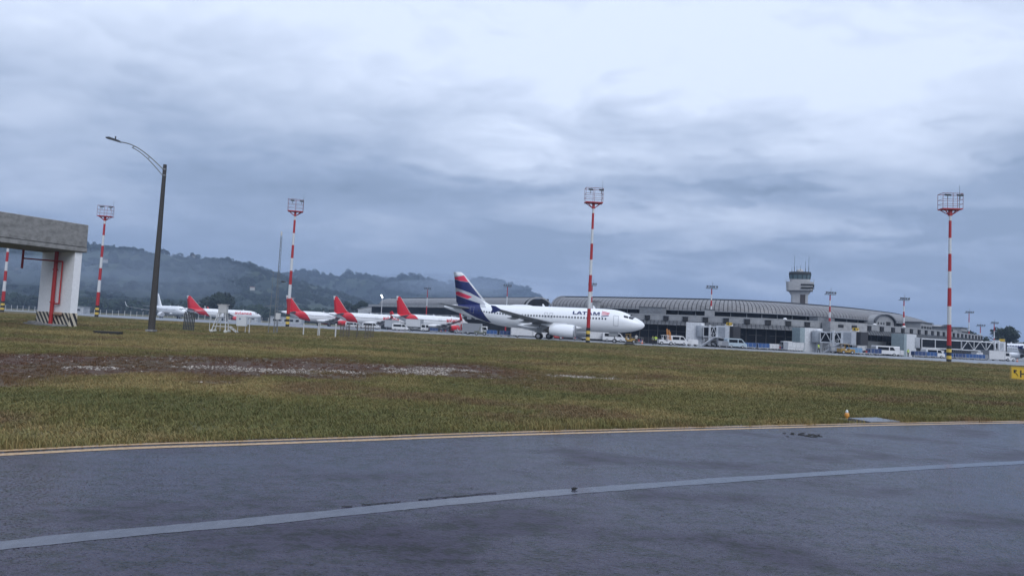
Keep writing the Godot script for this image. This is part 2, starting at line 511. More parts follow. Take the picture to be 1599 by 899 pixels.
func grass():
	# tufts of blades
	var gm := StandardMaterial3D.new()
	gm.vertex_color_use_as_albedo = true
	gm.roughness = 0.85
	gm.backlight_enabled = true
	gm.backlight = Color(0.25, 0.25, 0.25)
	var variants := []
	for k in 3:
		var mb := MB.new()
		for i in 20:
			var a := rng.randf() * TAU
			var o := Vector3(cos(a), 0, sin(a)) * sqrt(rng.randf()) * 0.10
			var h := rng.randf_range(0.04, 0.115)
			var b := rng.randf() * TAU
			var ln := Vector3(cos(b), 0, sin(b)) * h * rng.randf_range(0.15, 0.9)
			var sd := Vector3(-sin(b + 0.6), 0, cos(b + 0.6)) * rng.randf_range(0.0035, 0.007)
			var m := o + ln * 0.4 + Vector3(0, h * 0.65, 0)
			var t := o + ln + Vector3(0, h, 0)
			var s := rng.randf_range(0.75, 1.25)
			var col := Color(s * rng.randf_range(0.9, 1.15), s, s * 0.95)
			var start := mb.p.size()
			mb.tri(o - sd, o + sd, m + sd * 0.8); mb.tri(o - sd, m + sd * 0.8, m - sd * 0.8); mb.tri(m - sd * 0.8, m + sd * 0.8, t)
			for v in mb.p.size() - start: mb.c.append(col)
		variants.append(mb.mesh())
	var lists := [[], [], []]
	var cols := [[], [], []]
	# bands of depth: from, to, tufts per square metre, scale, spread of the tuft
	for b in [[5.0, 20.0, 120.0, 0.92], [20.0, 34.0, 60.0, 1.15], [34.0, 56.0, 24.0, 1.5], [56.0, 100.0, 8.0, 2.2]]:
		var n := int(0.94 * (b[1] * b[1] - b[0] * b[0]) * b[2])
		for i in n:
			var d := sqrt(lerpf(b[0] * b[0], b[1] * b[1], rng.randf()))
			var x := rng.randf_range(-0.94, 0.94) * d
			var z := -d
			var ez := edge_z(clampf(x, -40, 90)) - 0.17
			if z > ez + 0.10 * nz_c.get_noise_2d(x * 3, 1) - 0.05 * rng.randf(): continue
			if d > smooth_line(apron_edge, x) - 0.4: continue
			if absf(x - 9.0) < 0.75 and absf(z + 16.1) < 0.5: continue
			var s := soil_at(x, z)
			if rng.randf() < s * 0.88: continue
			if gravel_at(x, z) > 0.25 and rng.randf() < 0.85: continue
			var edge := 1.0 + 0.5 * smoothstep(1.2, 0.2, ez - z)
			var sc: float = b[3] * rng.randf_range(0.7, 1.35) * (0.75 if s > 0.3 else 1.0)
			var hs := (0.75 + 0.6 * clampf(nz_b.get_noise_2d(x * 1.5, z * 1.5) + 0.3, 0, 1)) * edge * (0.62 if b[3] > 1.5 else 0.85)
			var v := rng.randi() % 3
			lists[v].append(Transform3D(Basis(Vector3.UP, rng.randf() * TAU).scaled(Vector3(sc, sc * hs, sc)), Vector3(x, floor_y(x, z), z)))
			var k := turf(x, z)
			var j := rng.randf_range(0.84, 1.22)
			cols[v].append(Color(k.r * j * rng.randf_range(0.92, 1.15), k.g * j, k.b * j))
	var host := Node3D.new()
	host.name = "grass"
	tag(host, "short olive and straw coloured grass between the taxiway and the apron", "grass", "", "stuff")
	add_child(host)
	for v in 3:
		var mm := MultiMesh.new()
		mm.transform_format = MultiMesh.TRANSFORM_3D
		mm.use_colors = true
		mm.mesh = variants[v]
		mm.instance_count = lists[v].size()
		for i in lists[v].size():
			mm.set_instance_transform(i, lists[v][i]); mm.set_instance_color(i, cols[v][i])
		var mi := MultiMeshInstance3D.new()
		mi.multimesh = mm; mi.material_override = gm; mi.name = "blades"
		mi.set_meta("kind", "stuff")
		host.add_child(mi, true)
	# pale stones where the soil is bare
	var st := MB.new()
	st.turn(Vector3.ZERO, Vector3.UP, [Vector2(-0.4, 0.02), Vector2(-0.2, 0.85), Vector2(0.25, 0.75), Vector2(0.5, 0.1)], 6)
	var tl := []
	var tc := []
	for i in 32000:
		var x := rng.randf_range(-18, 8)
		var z := rng.randf_range(-30, -16)
		var g := gravel_at(x, z)
		if rng.randf() > g * 1.15 and rng.randf() > soil_at(x, z) * 0.035: continue
		var s := rng.randf_range(0.015, 0.05)
		tl.append(Transform3D(Basis(Vector3(rng.randf() - 0.5, 1, rng.randf() - 0.5).normalized(), rng.randf() * TAU).scaled(Vector3(s, s * 0.7, s * rng.randf_range(0.6, 1.0))), Vector3(x, floor_y(x, z) + 0.008, z)))
		var w := rng.randf_range(0.13, 0.46)
		tc.append(Color(w * 1.10, w * 0.97, w * 0.84))
	var mg := MultiMesh.new()
	mg.transform_format = MultiMesh.TRANSFORM_3D
	mg.use_colors = true
	mg.mesh = st.mesh()
	mg.instance_count = tl.size()
	for i in tl.size():
		mg.set_instance_transform(i, tl[i]); mg.set_instance_color(i, tc[i])
	var gi := MultiMeshInstance3D.new()
	gi.multimesh = mg; gi.name = "gravel"
	var sm := StandardMaterial3D.new()
	sm.vertex_color_use_as_albedo = true; sm.roughness = 0.8
	gi.material_override = sm
	tag(gi, "pale stones scattered over the bare reddish soil in the grass", "gravel", "", "stuff")
	add_child(gi)

func blob(seed_: int, n_lump: int) -> ArrayMesh:              # a lumpy crown made of many leaf clumps
	var r := RandomNumberGenerator.new()
	r.seed = seed_
	var mb := MB.new()
	for i in n_lump:
		var y := r.randf_range(-0.35, 0.95)
		var rad := sqrt(maxf(0.05, 1.0 - pow(y - 0.15, 2.0) * 1.3)) * r.randf_range(0.35, 0.95)
		var a := r.randf() * TAU
		var o := Vector3(cos(a) * rad, y, sin(a) * rad)
		var s := r.randf_range(0.14, 0.34)
		var nrm := (o - Vector3(0, -0.2, 0)).normalized()
		var t := nrm.cross(Vector3(r.randf() - 0.5, r.randf() - 0.5, r.randf() - 0.5)).normalized()
		var u := nrm.cross(t)
		var tone := r.randf_range(0.7, 1.3)
		var start := mb.p.size()
		var top := o + nrm * s * 0.55
		var m := 5
		for j in m:
			var a0 := TAU * j / m
			var a1 := TAU * (j + 1) / m
			mb.tri(top, o + (t * cos(a0) + u * sin(a0)) * s * (0.8 + 0.4 * sin(j * 2.1 + i)), o + (t * cos(a1) + u * sin(a1)) * s * (0.8 + 0.4 * sin((j + 1) % m * 2.1 + i)))
		for v in mb.p.size() - start: mb.c.append(Color(tone, tone, tone))
	return mb.mesh()

func hills():
	var hm := StandardMaterial3D.new()
	hm.vertex_color_use_as_albedo = true
	hm.roughness = 1.0
	var hn := fnl(71, 0.006, 5, 0.55)
	var hn2 := fnl(72, 0.03, 3)
	var wood := [[], [], []]
	var woodc := [[], [], []]
	# crest depth, foot depth, profile of the crest [x, height]
	var ridges := [
		[1300.0, 640.0, [[-1900, 60], [-1500, 95], [-1160, 108], [-968, 113], [-877, 119], [-799, 122], [-746, 113], [-719, 104], [-653, 99], [-601, 105], [-562, 104], [-522, 90], [-469, 80], [-363, 52], [-260, 26], [-120, 6], [60, -4], [600, -6]], 8200],
		[2000.0, 1450.0, [[-1500, 110], [-842, 122], [-722, 130], [-582, 135], [-541, 127], [-481, 134], [-401, 131], [-321, 131], [-220, 119], [-159, 104], [-37, 74], [150, 30], [350, 0], [900, -6]], 6000],
		[2600.0, 2150.0, [[-800, 90], [-362, 128], [-285, 145], [-208, 160], [-130, 180], [-79, 188], [0, 170], [94, 126], [187, 80], [330, 20], [500, -6]], 3600]]
	var nm := ["near_hill", "middle_hill", "far_hill"]
	for k in 3:
		var R = ridges[k]
		var mb := MB.new()
		var pr: Array = R[2]
		var x0: float = pr[0][0]
		var x1: float = pr[-1][0]
		var dx := 14.0 + 6.0 * k
		var rows := 26
		var nx := int((x1 - x0) / dx)
		var P := []
		for j in rows + 8:
			var row := PackedVector3Array()
			for i in nx + 1:
				row.append(hill_point(R, x0 + i * dx, float(j) / rows, hn, hn2))
			P.append(row)
		for j in rows + 7:
			for i in nx:
				var a: Vector3 = P[j][i]
				var start := mb.p.size()
				mb.quad(P[j][i], P[j][i + 1], P[j + 1][i + 1], P[j + 1][i])
				var f := hn.get_noise_2d(a.x * 1.3 + 500, a.z * 1.3)
				var col := Color(0.018, 0.030, 0.022).lerp(Color(0.036, 0.052, 0.032), smoothstep(0.08, 0.3, f))
				for v in mb.p.size() - start: mb.c.append(col)
		tag(obj(nm[k], mb, hm), "", "", "", "structure")
		for i in R[3]:
			var x := rng.randf_range(maxf(x0, -1.05 * R[0]), minf(x1, 250.0))
			var t := pow(rng.randf(), 0.75) * 1.04
			var f := hn.get_noise_2d(x * 1.3 + 500, -lerpf(R[1], R[0], t) * 1.3)
			if f > 0.2 and rng.randf() < 0.8 and t < 0.93: continue
			var p := hill_point(R, x, t, hn, hn2)
			if p.y < -4.0: continue
			var s := rng.randf_range(2.8, 6.6) * (1.0 + 0.25 * k) * (1.0 - 0.4 * smoothstep(0.8, 1.0, t))
			var v := rng.randi() % 3
			wood[v].append(Transform3D(Basis(Vector3.UP, rng.randf() * TAU).scaled(Vector3(s, s * rng.randf_range(0.8, 1.25), s)), p + Vector3(0, s * 0.3, 0)))
			var c := rng.randf_range(0.6, 1.4)
			woodc[v].append(Color(0.021 * c, 0.036 * c, 0.024 * c))
	# the belt of trees at the foot of the hills
	for i in 2600:
		var x := rng.randf_range(-800, 60)
		var d := rng.randf_range(520, 700)
		if x < -0.98 * d or x > -0.02 * d: continue
		var s := rng.randf_range(3.5, 7.5)
		if nz_a.get_noise_2d(x * 0.3, d * 0.3) < -0.12: continue
		var v := rng.randi() % 3
		wood[v].append(Transform3D(Basis(Vector3.UP, rng.randf() * TAU).scaled(Vector3(s, s * rng.randf_range(0.9, 1.5), s)), Vector3(x, gy(-420.0) + s * 0.45, -d)))
		var c := rng.randf_range(0.6, 1.4)
		woodc[v].append(Color(0.020 * c, 0.034 * c, 0.021 * c))
	var host := Node3D.new()
	host.name = "forest"
	tag(host, "dark green forest covering the hills behind the airfield", "forest", "", "stuff")
	add_child(host)
	for v in 3:
		var mm := MultiMesh.new()
		mm.transform_format = MultiMesh.TRANSFORM_3D
		mm.use_colors = true
		mm.mesh = blob(900 + v, 70)
		mm.instance_count = wood[v].size()
		for i in wood[v].size():
			mm.set_instance_transform(i, wood[v][i]); mm.set_instance_color(i, woodc[v][i])
		var mi := MultiMeshInstance3D.new()
		mi.multimesh = mm; mi.material_override = hm; mi.name = "crowns"
		mi.set_meta("kind", "stuff")
		host.add_child(mi, true)

func hill_point(R: Array, x: float, t: float, hn: FastNoiseLite, hn2: FastNoiseLite) -> Vector3:
	var crest := lerp_table(R[2], x)
	var d := lerpf(R[1], R[0], t)
	var z := -d
	var base := gy(-420.0) - 1.0
	var up := smoothstep(-0.05, 1.0, t) if t < 1.0 else 1.0 - (t - 1.0) * 2.2
	var h := base + (crest - base) * up
	var mid := 4.0 * t * (1.0 - t) if t < 1.0 else 0.0
	h += mid * hn.get_noise_2d(x, z) * crest * 0.45 + hn2.get_noise_2d(x, z) * 3.0 * clampf(t * 2, 0, 1)
	return Vector3(x, h, z)

func mist():
	# low cloud drifting along the wooded slopes
	for a in [[-640.0, 42.0, -800.0, 260.0, 40.0, 120.0, 0.0042], [-430.0, 30.0, -760.0, 220.0, 34.0, 110.0, 0.0034], [-800.0, 55.0, -980.0, 260.0, 40.0, 150.0, 0.003], [-180.0, 95.0, -1750.0, 360.0, 44.0, 200.0, 0.004], [-60.0, 150.0, -2250.0, 300.0, 50.0, 150.0, 0.003], [-230.0, 122.0, -1930.0, 420.0, 56.0, 180.0, 0.0045], [-520.0, 60.0, -900.0, 300.0, 44.0, 140.0, 0.003]]:
		var fv := FogVolume.new()
		fv.name = numbered("mist")
		fv.shape = RenderingServer.FOG_VOLUME_SHAPE_ELLIPSOID
		fv.size = Vector3(a[3], a[4], a[5])
		fv.position = Vector3(a[0], a[1], a[2])
		var fm := FogMaterial.new()
		fm.density = a[6]
		fm.albedo = Color(0.72, 0.78, 0.86)
		fm.edge_fade = 0.8
		fv.material = fm
		fv.set_meta("kind", "stuff")
		fv.set_meta("label", "pale mist hanging on the wooded slope")
		fv.set_meta("category", "mist")
		add_child(fv)

# ------------------------------------------------------------------ terminal building
var front := [[-60.0, 262.0], [-45.0, 236.0], [-20.0, 205.0], [5.0, 182.0], [33.0, 162.0], [50.0, 153.0], [62.0, 150.5], [76.0, 153.0], [98.0, 163.0], [125.0, 184.0], [155.0, 212.0], [195.0, 252.0], [215.0, 272.0]]
func arc_x(x: float) -> Vector3:                              # the foot of the front wall at x
	var d := smooth_line(front, x)
	return Vector3(x, 0, -d)
func arc_frame(x: float) -> Basis:                            # x along the wall to the right, z out of the wall
	var t := (arc_x(x + 0.5) - arc_x(x - 0.5)).normalized()
	return Basis(t, Vector3.UP, t.cross(Vector3.UP))
func arc_points(x0: float, x1: float, step: float) -> Array:  # x values at even distances along the wall
	var o := [x0]
	var x := x0
	while x < x1:
		var k := (arc_x(x + 0.25) - arc_x(x)).length() / 0.25
		x += step / k
		o.append(minf(x, x1))
	return o
func strip_box(mb: MB, xa: float, xb: float, y0: float, y1: float, off0: float, off1: float):   # a bent box between two stations; off is distance in front of the wall
	var fa := arc_frame(xa)
	var fb := arc_frame(xb)
	var a := arc_x(xa)
	var b := arc_x(xb)
	var k := []
	for s in [[a, fa], [b, fb]]:
		for y in [y0, y1]:
			for f in [off0, off1]:
				k.append(s[0] + s[1].z * f + Vector3(0, y, 0))
	# k: a(y0 f0, y0 f1, y1 f0, y1 f1), b(...)
	mb.quad(k[1], k[5], k[7], k[3]); mb.quad(k[4], k[0], k[2], k[6]); mb.quad(k[3], k[7], k[6], k[2])
	mb.quad(k[0], k[4], k[5], k[1]); mb.quad(k[0], k[1], k[3], k[2]); mb.quad(k[5], k[4], k[6], k[7])

func weathered(k: String, r: float, g: float, b: float, amount: float, scale: float, rough := 0.8, metal := 0.0) -> StandardMaterial3D:
	if M.has(k): return M[k]
	var m := StandardMaterial3D.new()
	m.resource_name = k
	m.albedo_color = lin(r, g, b)
	m.albedo_texture = noise_tex(512, hash(k) % 1000, 0.012, 6, 0.62, [[0.0, grey(1.0 - amount)], [0.42, grey(1.0 - amount * 0.35)], [0.7, grey(1.0)], [1.0, grey(1.0)]])
	m.uv1_triplanar = true; m.uv1_world_triplanar = true; m.uv1_scale = Vector3(scale, scale, scale)
	m.roughness = rough; m.metallic = metal
	M[k] = m
	return m

func vault(par: Node3D, xa: float, xb: float, step: float, y_of: Callable, back: float, m: Material, called := "roof_panel"):
	# a quarter-barrel roof of separate sheets: from the eaves over the clerestory up to the ridge and down behind
	var xs := arc_points(xa, xb, step)
	for i in xs.size() - 1:
		var mb := MB.new()
		var rings := []
		for s in [[xs[i], 0.085], [xs[i + 1], -0.085]]:
			var x: float = s[0]
			var fr := arc_frame(x)
			var o: Vector3 = arc_x(x) + fr.x * s[1]
			var ye: float = y_of.call(x).x
			var yr: float = y_of.call(x).y
			var ring := PackedVector3Array()
			for j in 8:
				var a := PI * 0.5 * j / 7.0
				ring.append(o + fr.z * (-back - 6.5 * (1.0 - cos(a))) + Vector3(0, ye + (yr - ye) * sin(a), 0))
			rings.append(ring)
		for j in 7: mb.quad(rings[0][j], rings[1][j], rings[1][j + 1], rings[0][j + 1])
		obj(called, mb, m, par)

func terminal():
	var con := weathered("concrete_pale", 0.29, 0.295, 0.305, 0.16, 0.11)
	var dark := mat("glass_dark", 0.010, 0.011, 0.014, 0.2)
	dark.metallic_specular = 0.22
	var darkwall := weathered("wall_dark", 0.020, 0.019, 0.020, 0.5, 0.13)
	var metal := weathered("roof_metal", 0.235, 0.23, 0.235, 0.30, 0.15, 0.42, 0.15)
	var seam := mat("seam_dark", 0.02, 0.02, 0.022, 0.8)
	var lou := weathered("louvre_grey", 0.12, 0.125, 0.135, 0.3, 0.2, 0.6)
	var steel := mat("steel_grey", 0.22, 0.23, 0.25, 0.5, 0.3)
	# ---- main hall
	var T := thing("terminal_building", "long curved terminal with ribbed vault roof and a row of square black openings", "terminal", Vector3.ZERO)
	var g := gy(-155.0) - 0.9
	var xs := arc_points(9.0, 160.0, 4.8)
	for i in xs.size() - 1:
		var a: float = xs[i]
		var b: float = xs[i + 1]
		var mb := MB.new()
		strip_box(mb, a, b, 5.25, 6.7, -0.5, 0.0)
		obj("parapet", mb, con, T)
		mb = MB.new()
		strip_box(mb, a, b, 6.45, 6.58, 0.0, 0.07)
		strip_box(mb, a, b, 5.18, 5.27, 0.0, 0.09)
		obj("string_course", mb, con, T)
		# square opening with a deep dark hood
		var fr := arc_frame((a + b) * 0.5)
		var o := arc_x((a + b) * 0.5)
		mb = MB.new()
		mb.box(o + fr.z * 0.16 + Vector3(0, 5.72, 0), Vector3(1.25, 1.1, 0.3), fr)
		var hood := obj("hooded_window", mb, mat("hood_black", 0.012, 0.012, 0.014, 0.7), T)
		mb = MB.new()
		mb.box(o + fr.z * 0.24 + Vector3(0, 6.30, 0), Vector3(1.45, 0.06, 0.5), fr)
		obj("hood_ledge", mb, steel, hood)
		# sloping sunshade under the parapet
		mb = MB.new()
		var fa := arc_frame(a)
		var fb := arc_frame(b)
		var pa := arc_x(a)
		var pb := arc_x(b)
		var up_a := pa + fa.z * 0.02 + Vector3(0, 5.15, 0)
		var up_b := pb + fb.z * 0.02 + Vector3(0, 5.15, 0)
		var lo_a := pa + fa.z * 0.75 + Vector3(0, 4.15, 0)
		var lo_b := pb + fb.z * 0.75 + Vector3(0, 4.15, 0)
		mb.quad(lo_a, lo_b, up_b, up_a)
		mb.quad(lo_b, lo_a, lo_a - Vector3(0, 0.12, 0), lo_b - Vector3(0, 0.12, 0))
		mb.quad(lo_a - Vector3(0, 0.12, 0), lo_b - Vector3(0, 0.12, 0), lo_b, lo_a)
		var shade := obj("sunshade", mb, lou, T)
		mb = MB.new()
		for k in 5:
			var u := (k + 0.5) / 5.0
			mb.bar(lo_a.lerp(lo_b, u) + Vector3(0, 0.03, 0), up_a.lerp(up_b, u) + Vector3(0, 0.03, 0), 0.10, 0.10)
		mb.bar(lo_a.lerp(up_a, 0.5) + Vector3(0, 0.04, 0), lo_b.lerp(up_b, 0.5) + Vector3(0, 0.04, 0), 0.05, 0.05)
		obj("sunshade_rib", mb, seam, shade)
		# glazing set back under it
		if a < 172.0:
			for k in 2:
				mb = MB.new()
				var xa := lerpf(a, b, k * 0.5)
				var xb := lerpf(a, b, k * 0.5 + 0.5)
				strip_box(mb, xa, xb, 0.9, 4.3, -1.35, -1.2)
				obj("window", mb, dark, T)
			mb = MB.new()
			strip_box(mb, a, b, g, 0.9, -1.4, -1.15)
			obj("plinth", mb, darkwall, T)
			mb = MB.new()
			for k in [0.0, 0.5]:
				var xm := lerpf(a, b, k)
				var fm := arc_frame(xm)
				mb.box(arc_x(xm) - fm.z * 1.12 + Vector3(0, (g + 4.3) * 0.5, 0), Vector3(0.10 if k > 0 else 0.22, 4.3 - g, 0.14), fm)
			strip_box(mb, a, b, 2.55, 2.65, -1.2, -1.14)
			obj("mullion", mb, mat("mullion", 0.06, 0.06, 0.062, 0.6), T)
		else:
			mb = MB.new()
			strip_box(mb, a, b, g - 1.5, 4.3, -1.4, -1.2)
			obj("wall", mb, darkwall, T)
		# roof deck behind the parapet
		mb = MB.new()
		strip_box(mb, a, b, 6.0, 6.3, -13.0, -0.5)
		obj("roof_deck", mb, lou, T)
	# clerestory and vault
	var ys := func(x: float) -> Vector2:
		var f := 1.0 - smoothstep(121.0, 150.0, x)
		return Vector2(lerpf(7.3, 8.1, f), lerpf(8.0, 11.2, sqrt(f)))
	var cx := arc_points(8.0, 149.0, 4.8)
	for i in cx.size() - 1:
		var mb := MB.new()
		var ye: float = ys.call(cx[i + 1]).x
		strip_box(mb, cx[i], cx[i + 1], 6.3, ye + 0.1, -7.2, -7.0)
		obj("clerestory_window", mb, dark, T)
		mb = MB.new()
		strip_box(mb, cx[i], cx[i + 1], ye - 0.14, ye + 0.05, -7.0, -6.0)
		var fr := arc_frame(cx[i])
		mb.box(arc_x(cx[i]) - fr.z * 6.95 + Vector3(0, 7.2, 0), Vector3(0.14, 1.8, 0.14), fr)
		obj("eaves_beam", mb, steel, T)
	vault(T, 8.0, 149.0, 1.2, ys, 6.2, metal)
	# dark bed that shows in the seams, the ridge and the back of the roof
	var bed := MB.new()
	var ridge := MB.new()
	var rearw := MB.new()
	var rx := arc_points(8.0, 149.0, 2.4)
	for i in rx.size() - 1:
		for j in 7:
			var q := []
			for s in [[rx[i], j], [rx[i + 1], j], [rx[i + 1], j + 1], [rx[i], j + 1]]:
				var y: Vector2 = ys.call(s[0])
				var a2: float = PI * 0.5 * s[1] / 7.0
				q.append(arc_x(s[0]) + arc_frame(s[0]).z * (-6.32 - 6.5 * (1.0 - cos(a2))) + Vector3(0, y.x - 0.10 + (y.y - y.x) * sin(a2), 0))
			bed.quad(q[0], q[1], q[2], q[3])
		var y1: float = ys.call(rx[i]).y
		strip_box(ridge, rx[i], rx[i + 1], y1 - 0.12, y1 + 0.34, -13.6, -12.4)
		strip_box(rearw, rx[i], rx[i + 1], g - 1.0, y1 - 0.06, -14.2, -13.7)
	obj("roof_bed", bed, seam, T)
	obj("ridge_cap", ridge, mat("ridge", 0.045, 0.05, 0.06, 0.6), T)
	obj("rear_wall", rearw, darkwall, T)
	# end gable at the left of the main vault: an arched rim
	var gable := MB.new()
	gable_arch(gable, 8.0, 8.1, 11.2, 0.5)
	obj("gable_arch", gable, steel, T)
	# plant rooms and blocks on the deck
	for b in [[34.5, 6.0, 3.0, 2.1, -3.5], [47.6, 2.0, 3.0, 1.9, -2.2], [77.5, 5.2, 2.6, 1.5, -3.6], [20.5, 1.6, 1.6, 3.4, -4.6]]:
		var fr := arc_frame(b[0])
		var o: Vector3 = arc_x(b[0]) + fr.z * b[4]
		var mb := MB.new()
		mb.box(o + Vector3(0, 6.3 + b[3] * 0.5, 0), Vector3(b[1], b[3], b[2]), fr)
		var pr := obj("plant_room", mb, con if b[1] < 3 else weathered("render_grey", 0.20, 0.21, 0.225, 0.25, 0.2), T)
		mb = MB.new()
		mb.box(o + Vector3(0, 6.3 + b[3] + 0.06, 0), Vector3(b[1] + 0.3, 0.1, b[2] + 0.3), fr)
		obj("cap", mb, lou, pr)
	for b in [[66.0, -2.6], [92.5, -1.6], [104.0, -1.2]]:                     # white dish domes on the deck
		var mb := MB.new()
		mb.turn(arc_x(b[0]) + arc_frame(b[0]).z * b[1] + Vector3(0, 6.3, 0), Vector3.UP, [Vector2(0, 0.3), Vector2(0.3, 0.5), Vector2(0.65, 0.42), Vector2(0.85, 0.02)], 12)
		obj("vent_dome", mb, mat("white_gloss", 0.7, 0.7, 0.7, 0.4), T)
	# arched dormer over a beige wall toward the right end
	for dd in [[101.0, 5.2, 2.4], [139.0, 5.4, 1.6]]:
		var fr := arc_frame(dd[0])
		var o := arc_x(dd[0]) - fr.z * 4.4
		var mb := MB.new()
		var rib := MB.new()
		var poly := PackedVector2Array()
		poly.append(Vector2(dd[1], 0)); poly.append(Vector2(dd[1], 1.0))
		var lastp := Vector3.ZERO
		for j in 13:
			var a := PI * j / 12.0
			var q := Vector2(cos(a) * dd[1], 1.0 + sin(a) * dd[2])
			if j > 0 and j < 12: poly.append(q)
			var w := o + fr * Vector3(q.x * 1.02, q.y + 0.12, 0.4)
			if j > 0: rib.bar(lastp, w, 1.4, 0.24)
			lastp = w
		poly.append(Vector2(-dd[1], 1.0)); poly.append(Vector2(-dd[1], 0))
		mb.prism(poly, -4.0, 0.0, Transform3D(fr, o + Vector3(0, 6.3, 0)))
		var dm := obj("arched_dormer", mb, con, T)
		rib = MB.new()
		lastp = Vector3.ZERO
		for j in 13:
			var a := PI * j / 12.0
			var w := o + fr * Vector3(cos(a) * dd[1] * 1.03, 7.32 + sin(a) * dd[2] * 1.03, 0.2)
			if j > 0: rib.bar(lastp, w, 0.7, 0.26)
			lastp = w
		obj("arch_rib", rib, mat("ridge"), dm)
		mb = MB.new()
		mb.box(o + fr * Vector3(2.0, 7.2, 0.03), Vector3(2.2, 1.5, 0.08), fr)
		obj("door", mb, mat("hood_black"), dm)
		for k in 3:
			mb = MB.new()
			mb.box(o + fr * Vector3(-3.2 + k * 1.4, 7.4, 0.03), Vector3(0.5, 0.5, 0.08), fr)
			obj("window", mb, mat("hood_black"), dm)
	# concrete gateway that stands out of the front, round a dark opening
	var fr := arc_frame(79.2)
	var o := arc_x(79.2)
	var mb := MB.new()
	for sx in [-1, 1]: mb.box(o + fr * Vector3(sx * 5.0, (g + 3.9) * 0.5, 1.6), Vector3(1.5, 3.9 - g, 2.4), fr)
	mb.box(o + fr * Vector3(0, 5.32, 1.6), Vector3(11.5, 2.84, 2.4), fr)
	var gate := obj("gateway", mb, weathered("concrete_beige", 0.34, 0.34, 0.345, 0.22, 0.13), T)
	for sx in [-2.6, 1.6]:
		mb = MB.new()
		mb.box(o + fr * Vector3(sx, 5.75, 2.82), Vector3(1.6, 0.65, 0.2), fr)
		obj("slot_window", mb, mat("hood_black"), gate)
	# pale ramp panels in the dark bay right of the gateway
	mb = MB.new()
	mb.prism(v2([-5, -0.2, 5, 0.9, 5, 2.6, -5, 2.6]), 0, 0.2, Transform3D(arc_frame(91.0), arc_x(91.0) - arc_frame(91.0).z * 0.9))
	obj("ramp_panel", mb, weathered("panel_mid", 0.13, 0.135, 0.14, 0.3, 0.3), T)
	# lower blocks at the far right end
	for b in [[118.0, 9.0, 8.5, 5.0, 1], [134.0, 10.0, 7.9, 4.0, 0], [152.0, 9.0, 8.6, 6.0, 1]]:
		var f2 := arc_frame(b[0])
		var o2: Vector3 = arc_x(b[0]) - f2.z * b[3]
		mb = MB.new()
		mb.box(o2 + Vector3(0, (b[2] + 6.2) * 0.5, 0), Vector3(b[1], b[2] - 6.2, 6.0), f2)
		var blk := obj("roof_block", mb, con, T)
		mb = MB.new()
		mb.box(o2 + Vector3(0, b[2] + 0.1, 0), Vector3(b[1] + 0.8, 0.2, 6.8), f2)
		obj("cap", mb, lou, blk)
		for k in (4 if b[4] else 2):
			mb = MB.new()
			mb.box(o2 + f2 * Vector3(-b[1] * 0.36 + k * b[1] * 0.24, 7.1, 3.02), Vector3(b[1] * 0.17, 0.9, 0.08), f2)
			obj("window", mb, mat("hood_black"), blk)
	# ---- left hall with an open arched end
	var main_front := front
	front = [[-90.0, 345.0], [-70.0, 316.0], [-46.0, 285.0], [-20.0, 252.0], [2.0, 226.0], [12.0, 216.0]]
	var L := thing("concourse_building", "lower vaulted concourse with an open arched end behind the striped blue tail", "terminal", Vector3.ZERO)
	var yl := func(_x: float) -> Vector2: return Vector2(9.2, 12.7)
	vault(L, -70.0, 0.6, 1.3, yl, 5.2, metal)
	bed = MB.new(); ridge = MB.new(); rearw = MB.new()
	rx = arc_points(-70.0, 0.6, 2.6)
	for i in rx.size() - 1:
		for j in 7:
			var q := []
			for s in [[rx[i], j], [rx[i + 1], j], [rx[i + 1], j + 1], [rx[i], j + 1]]:
				var a2: float = PI * 0.5 * s[1] / 7.0
				q.append(arc_x(s[0]) + arc_frame(s[0]).z * (-5.32 - 6.5 * (1.0 - cos(a2))) + Vector3(0, 9.1 + 3.5 * sin(a2), 0))
			bed.quad(q[0], q[1], q[2], q[3])
		strip_box(ridge, rx[i], rx[i + 1], 12.65, 12.95, -12.4, -11.3)
		strip_box(rearw, rx[i], rx[i + 1], -4.0, 12.64, -17.9, -17.5)
	obj("roof_bed", bed, seam, L)
	obj("ridge_cap", ridge, mat("ridge"), L)
	obj("rear_wall", rearw, darkwall, L)
	gable = MB.new()
	gable_arch(gable, 0.9, 9.2, 12.7, 0.5)
	obj("gable_arch", gable, con, L)
	xs = arc_points(-70.0, 6.5, 5.2)
	for i in xs.size() - 1:
		mb = MB.new()
		strip_box(mb, xs[i], xs[i + 1], 8.0, 9.1, -6.2, 0.4)
		obj("eaves", mb, weathered("eaves_pale", 0.33, 0.335, 0.34, 0.25, 0.12), L)
		mb = MB.new()
		strip_box(mb, xs[i], xs[i + 1], 5.1, 8.0, -1.6, -1.4)
		obj("window", mb, dark, L)
		mb = MB.new()
		strip_box(mb, xs[i], xs[i + 1], 3.7, 5.1, -1.2, 0.3)
		obj("parapet", mb, con, L)
		mb = MB.new()
		strip_box(mb, xs[i], xs[i + 1], -4.0, 3.7, -1.8, -1.5)
		obj("wall", mb, darkwall, L)
		var f3 := arc_frame((xs[i] + xs[i + 1]) * 0.5)
		mb = MB.new()
		mb.box(arc_x((xs[i] + xs[i + 1]) * 0.5) + f3 * Vector3(0, 4.25, 0.36), Vector3(2.0, 1.1, 0.3), f3)
		obj("hooded_window", mb, mat("hood_black"), L)
	front = main_front
	# ---- control tower
	var C := thing("control_tower", "pale airport control tower with dark glazed cab rising behind the terminal", "tower", Vector3(88.3, gy(-196.0), -196.0), -0.42)
	var cw := weathered("tower_white", 0.42, 0.42, 0.43, 0.1, 0.15)
	mb = MB.new()
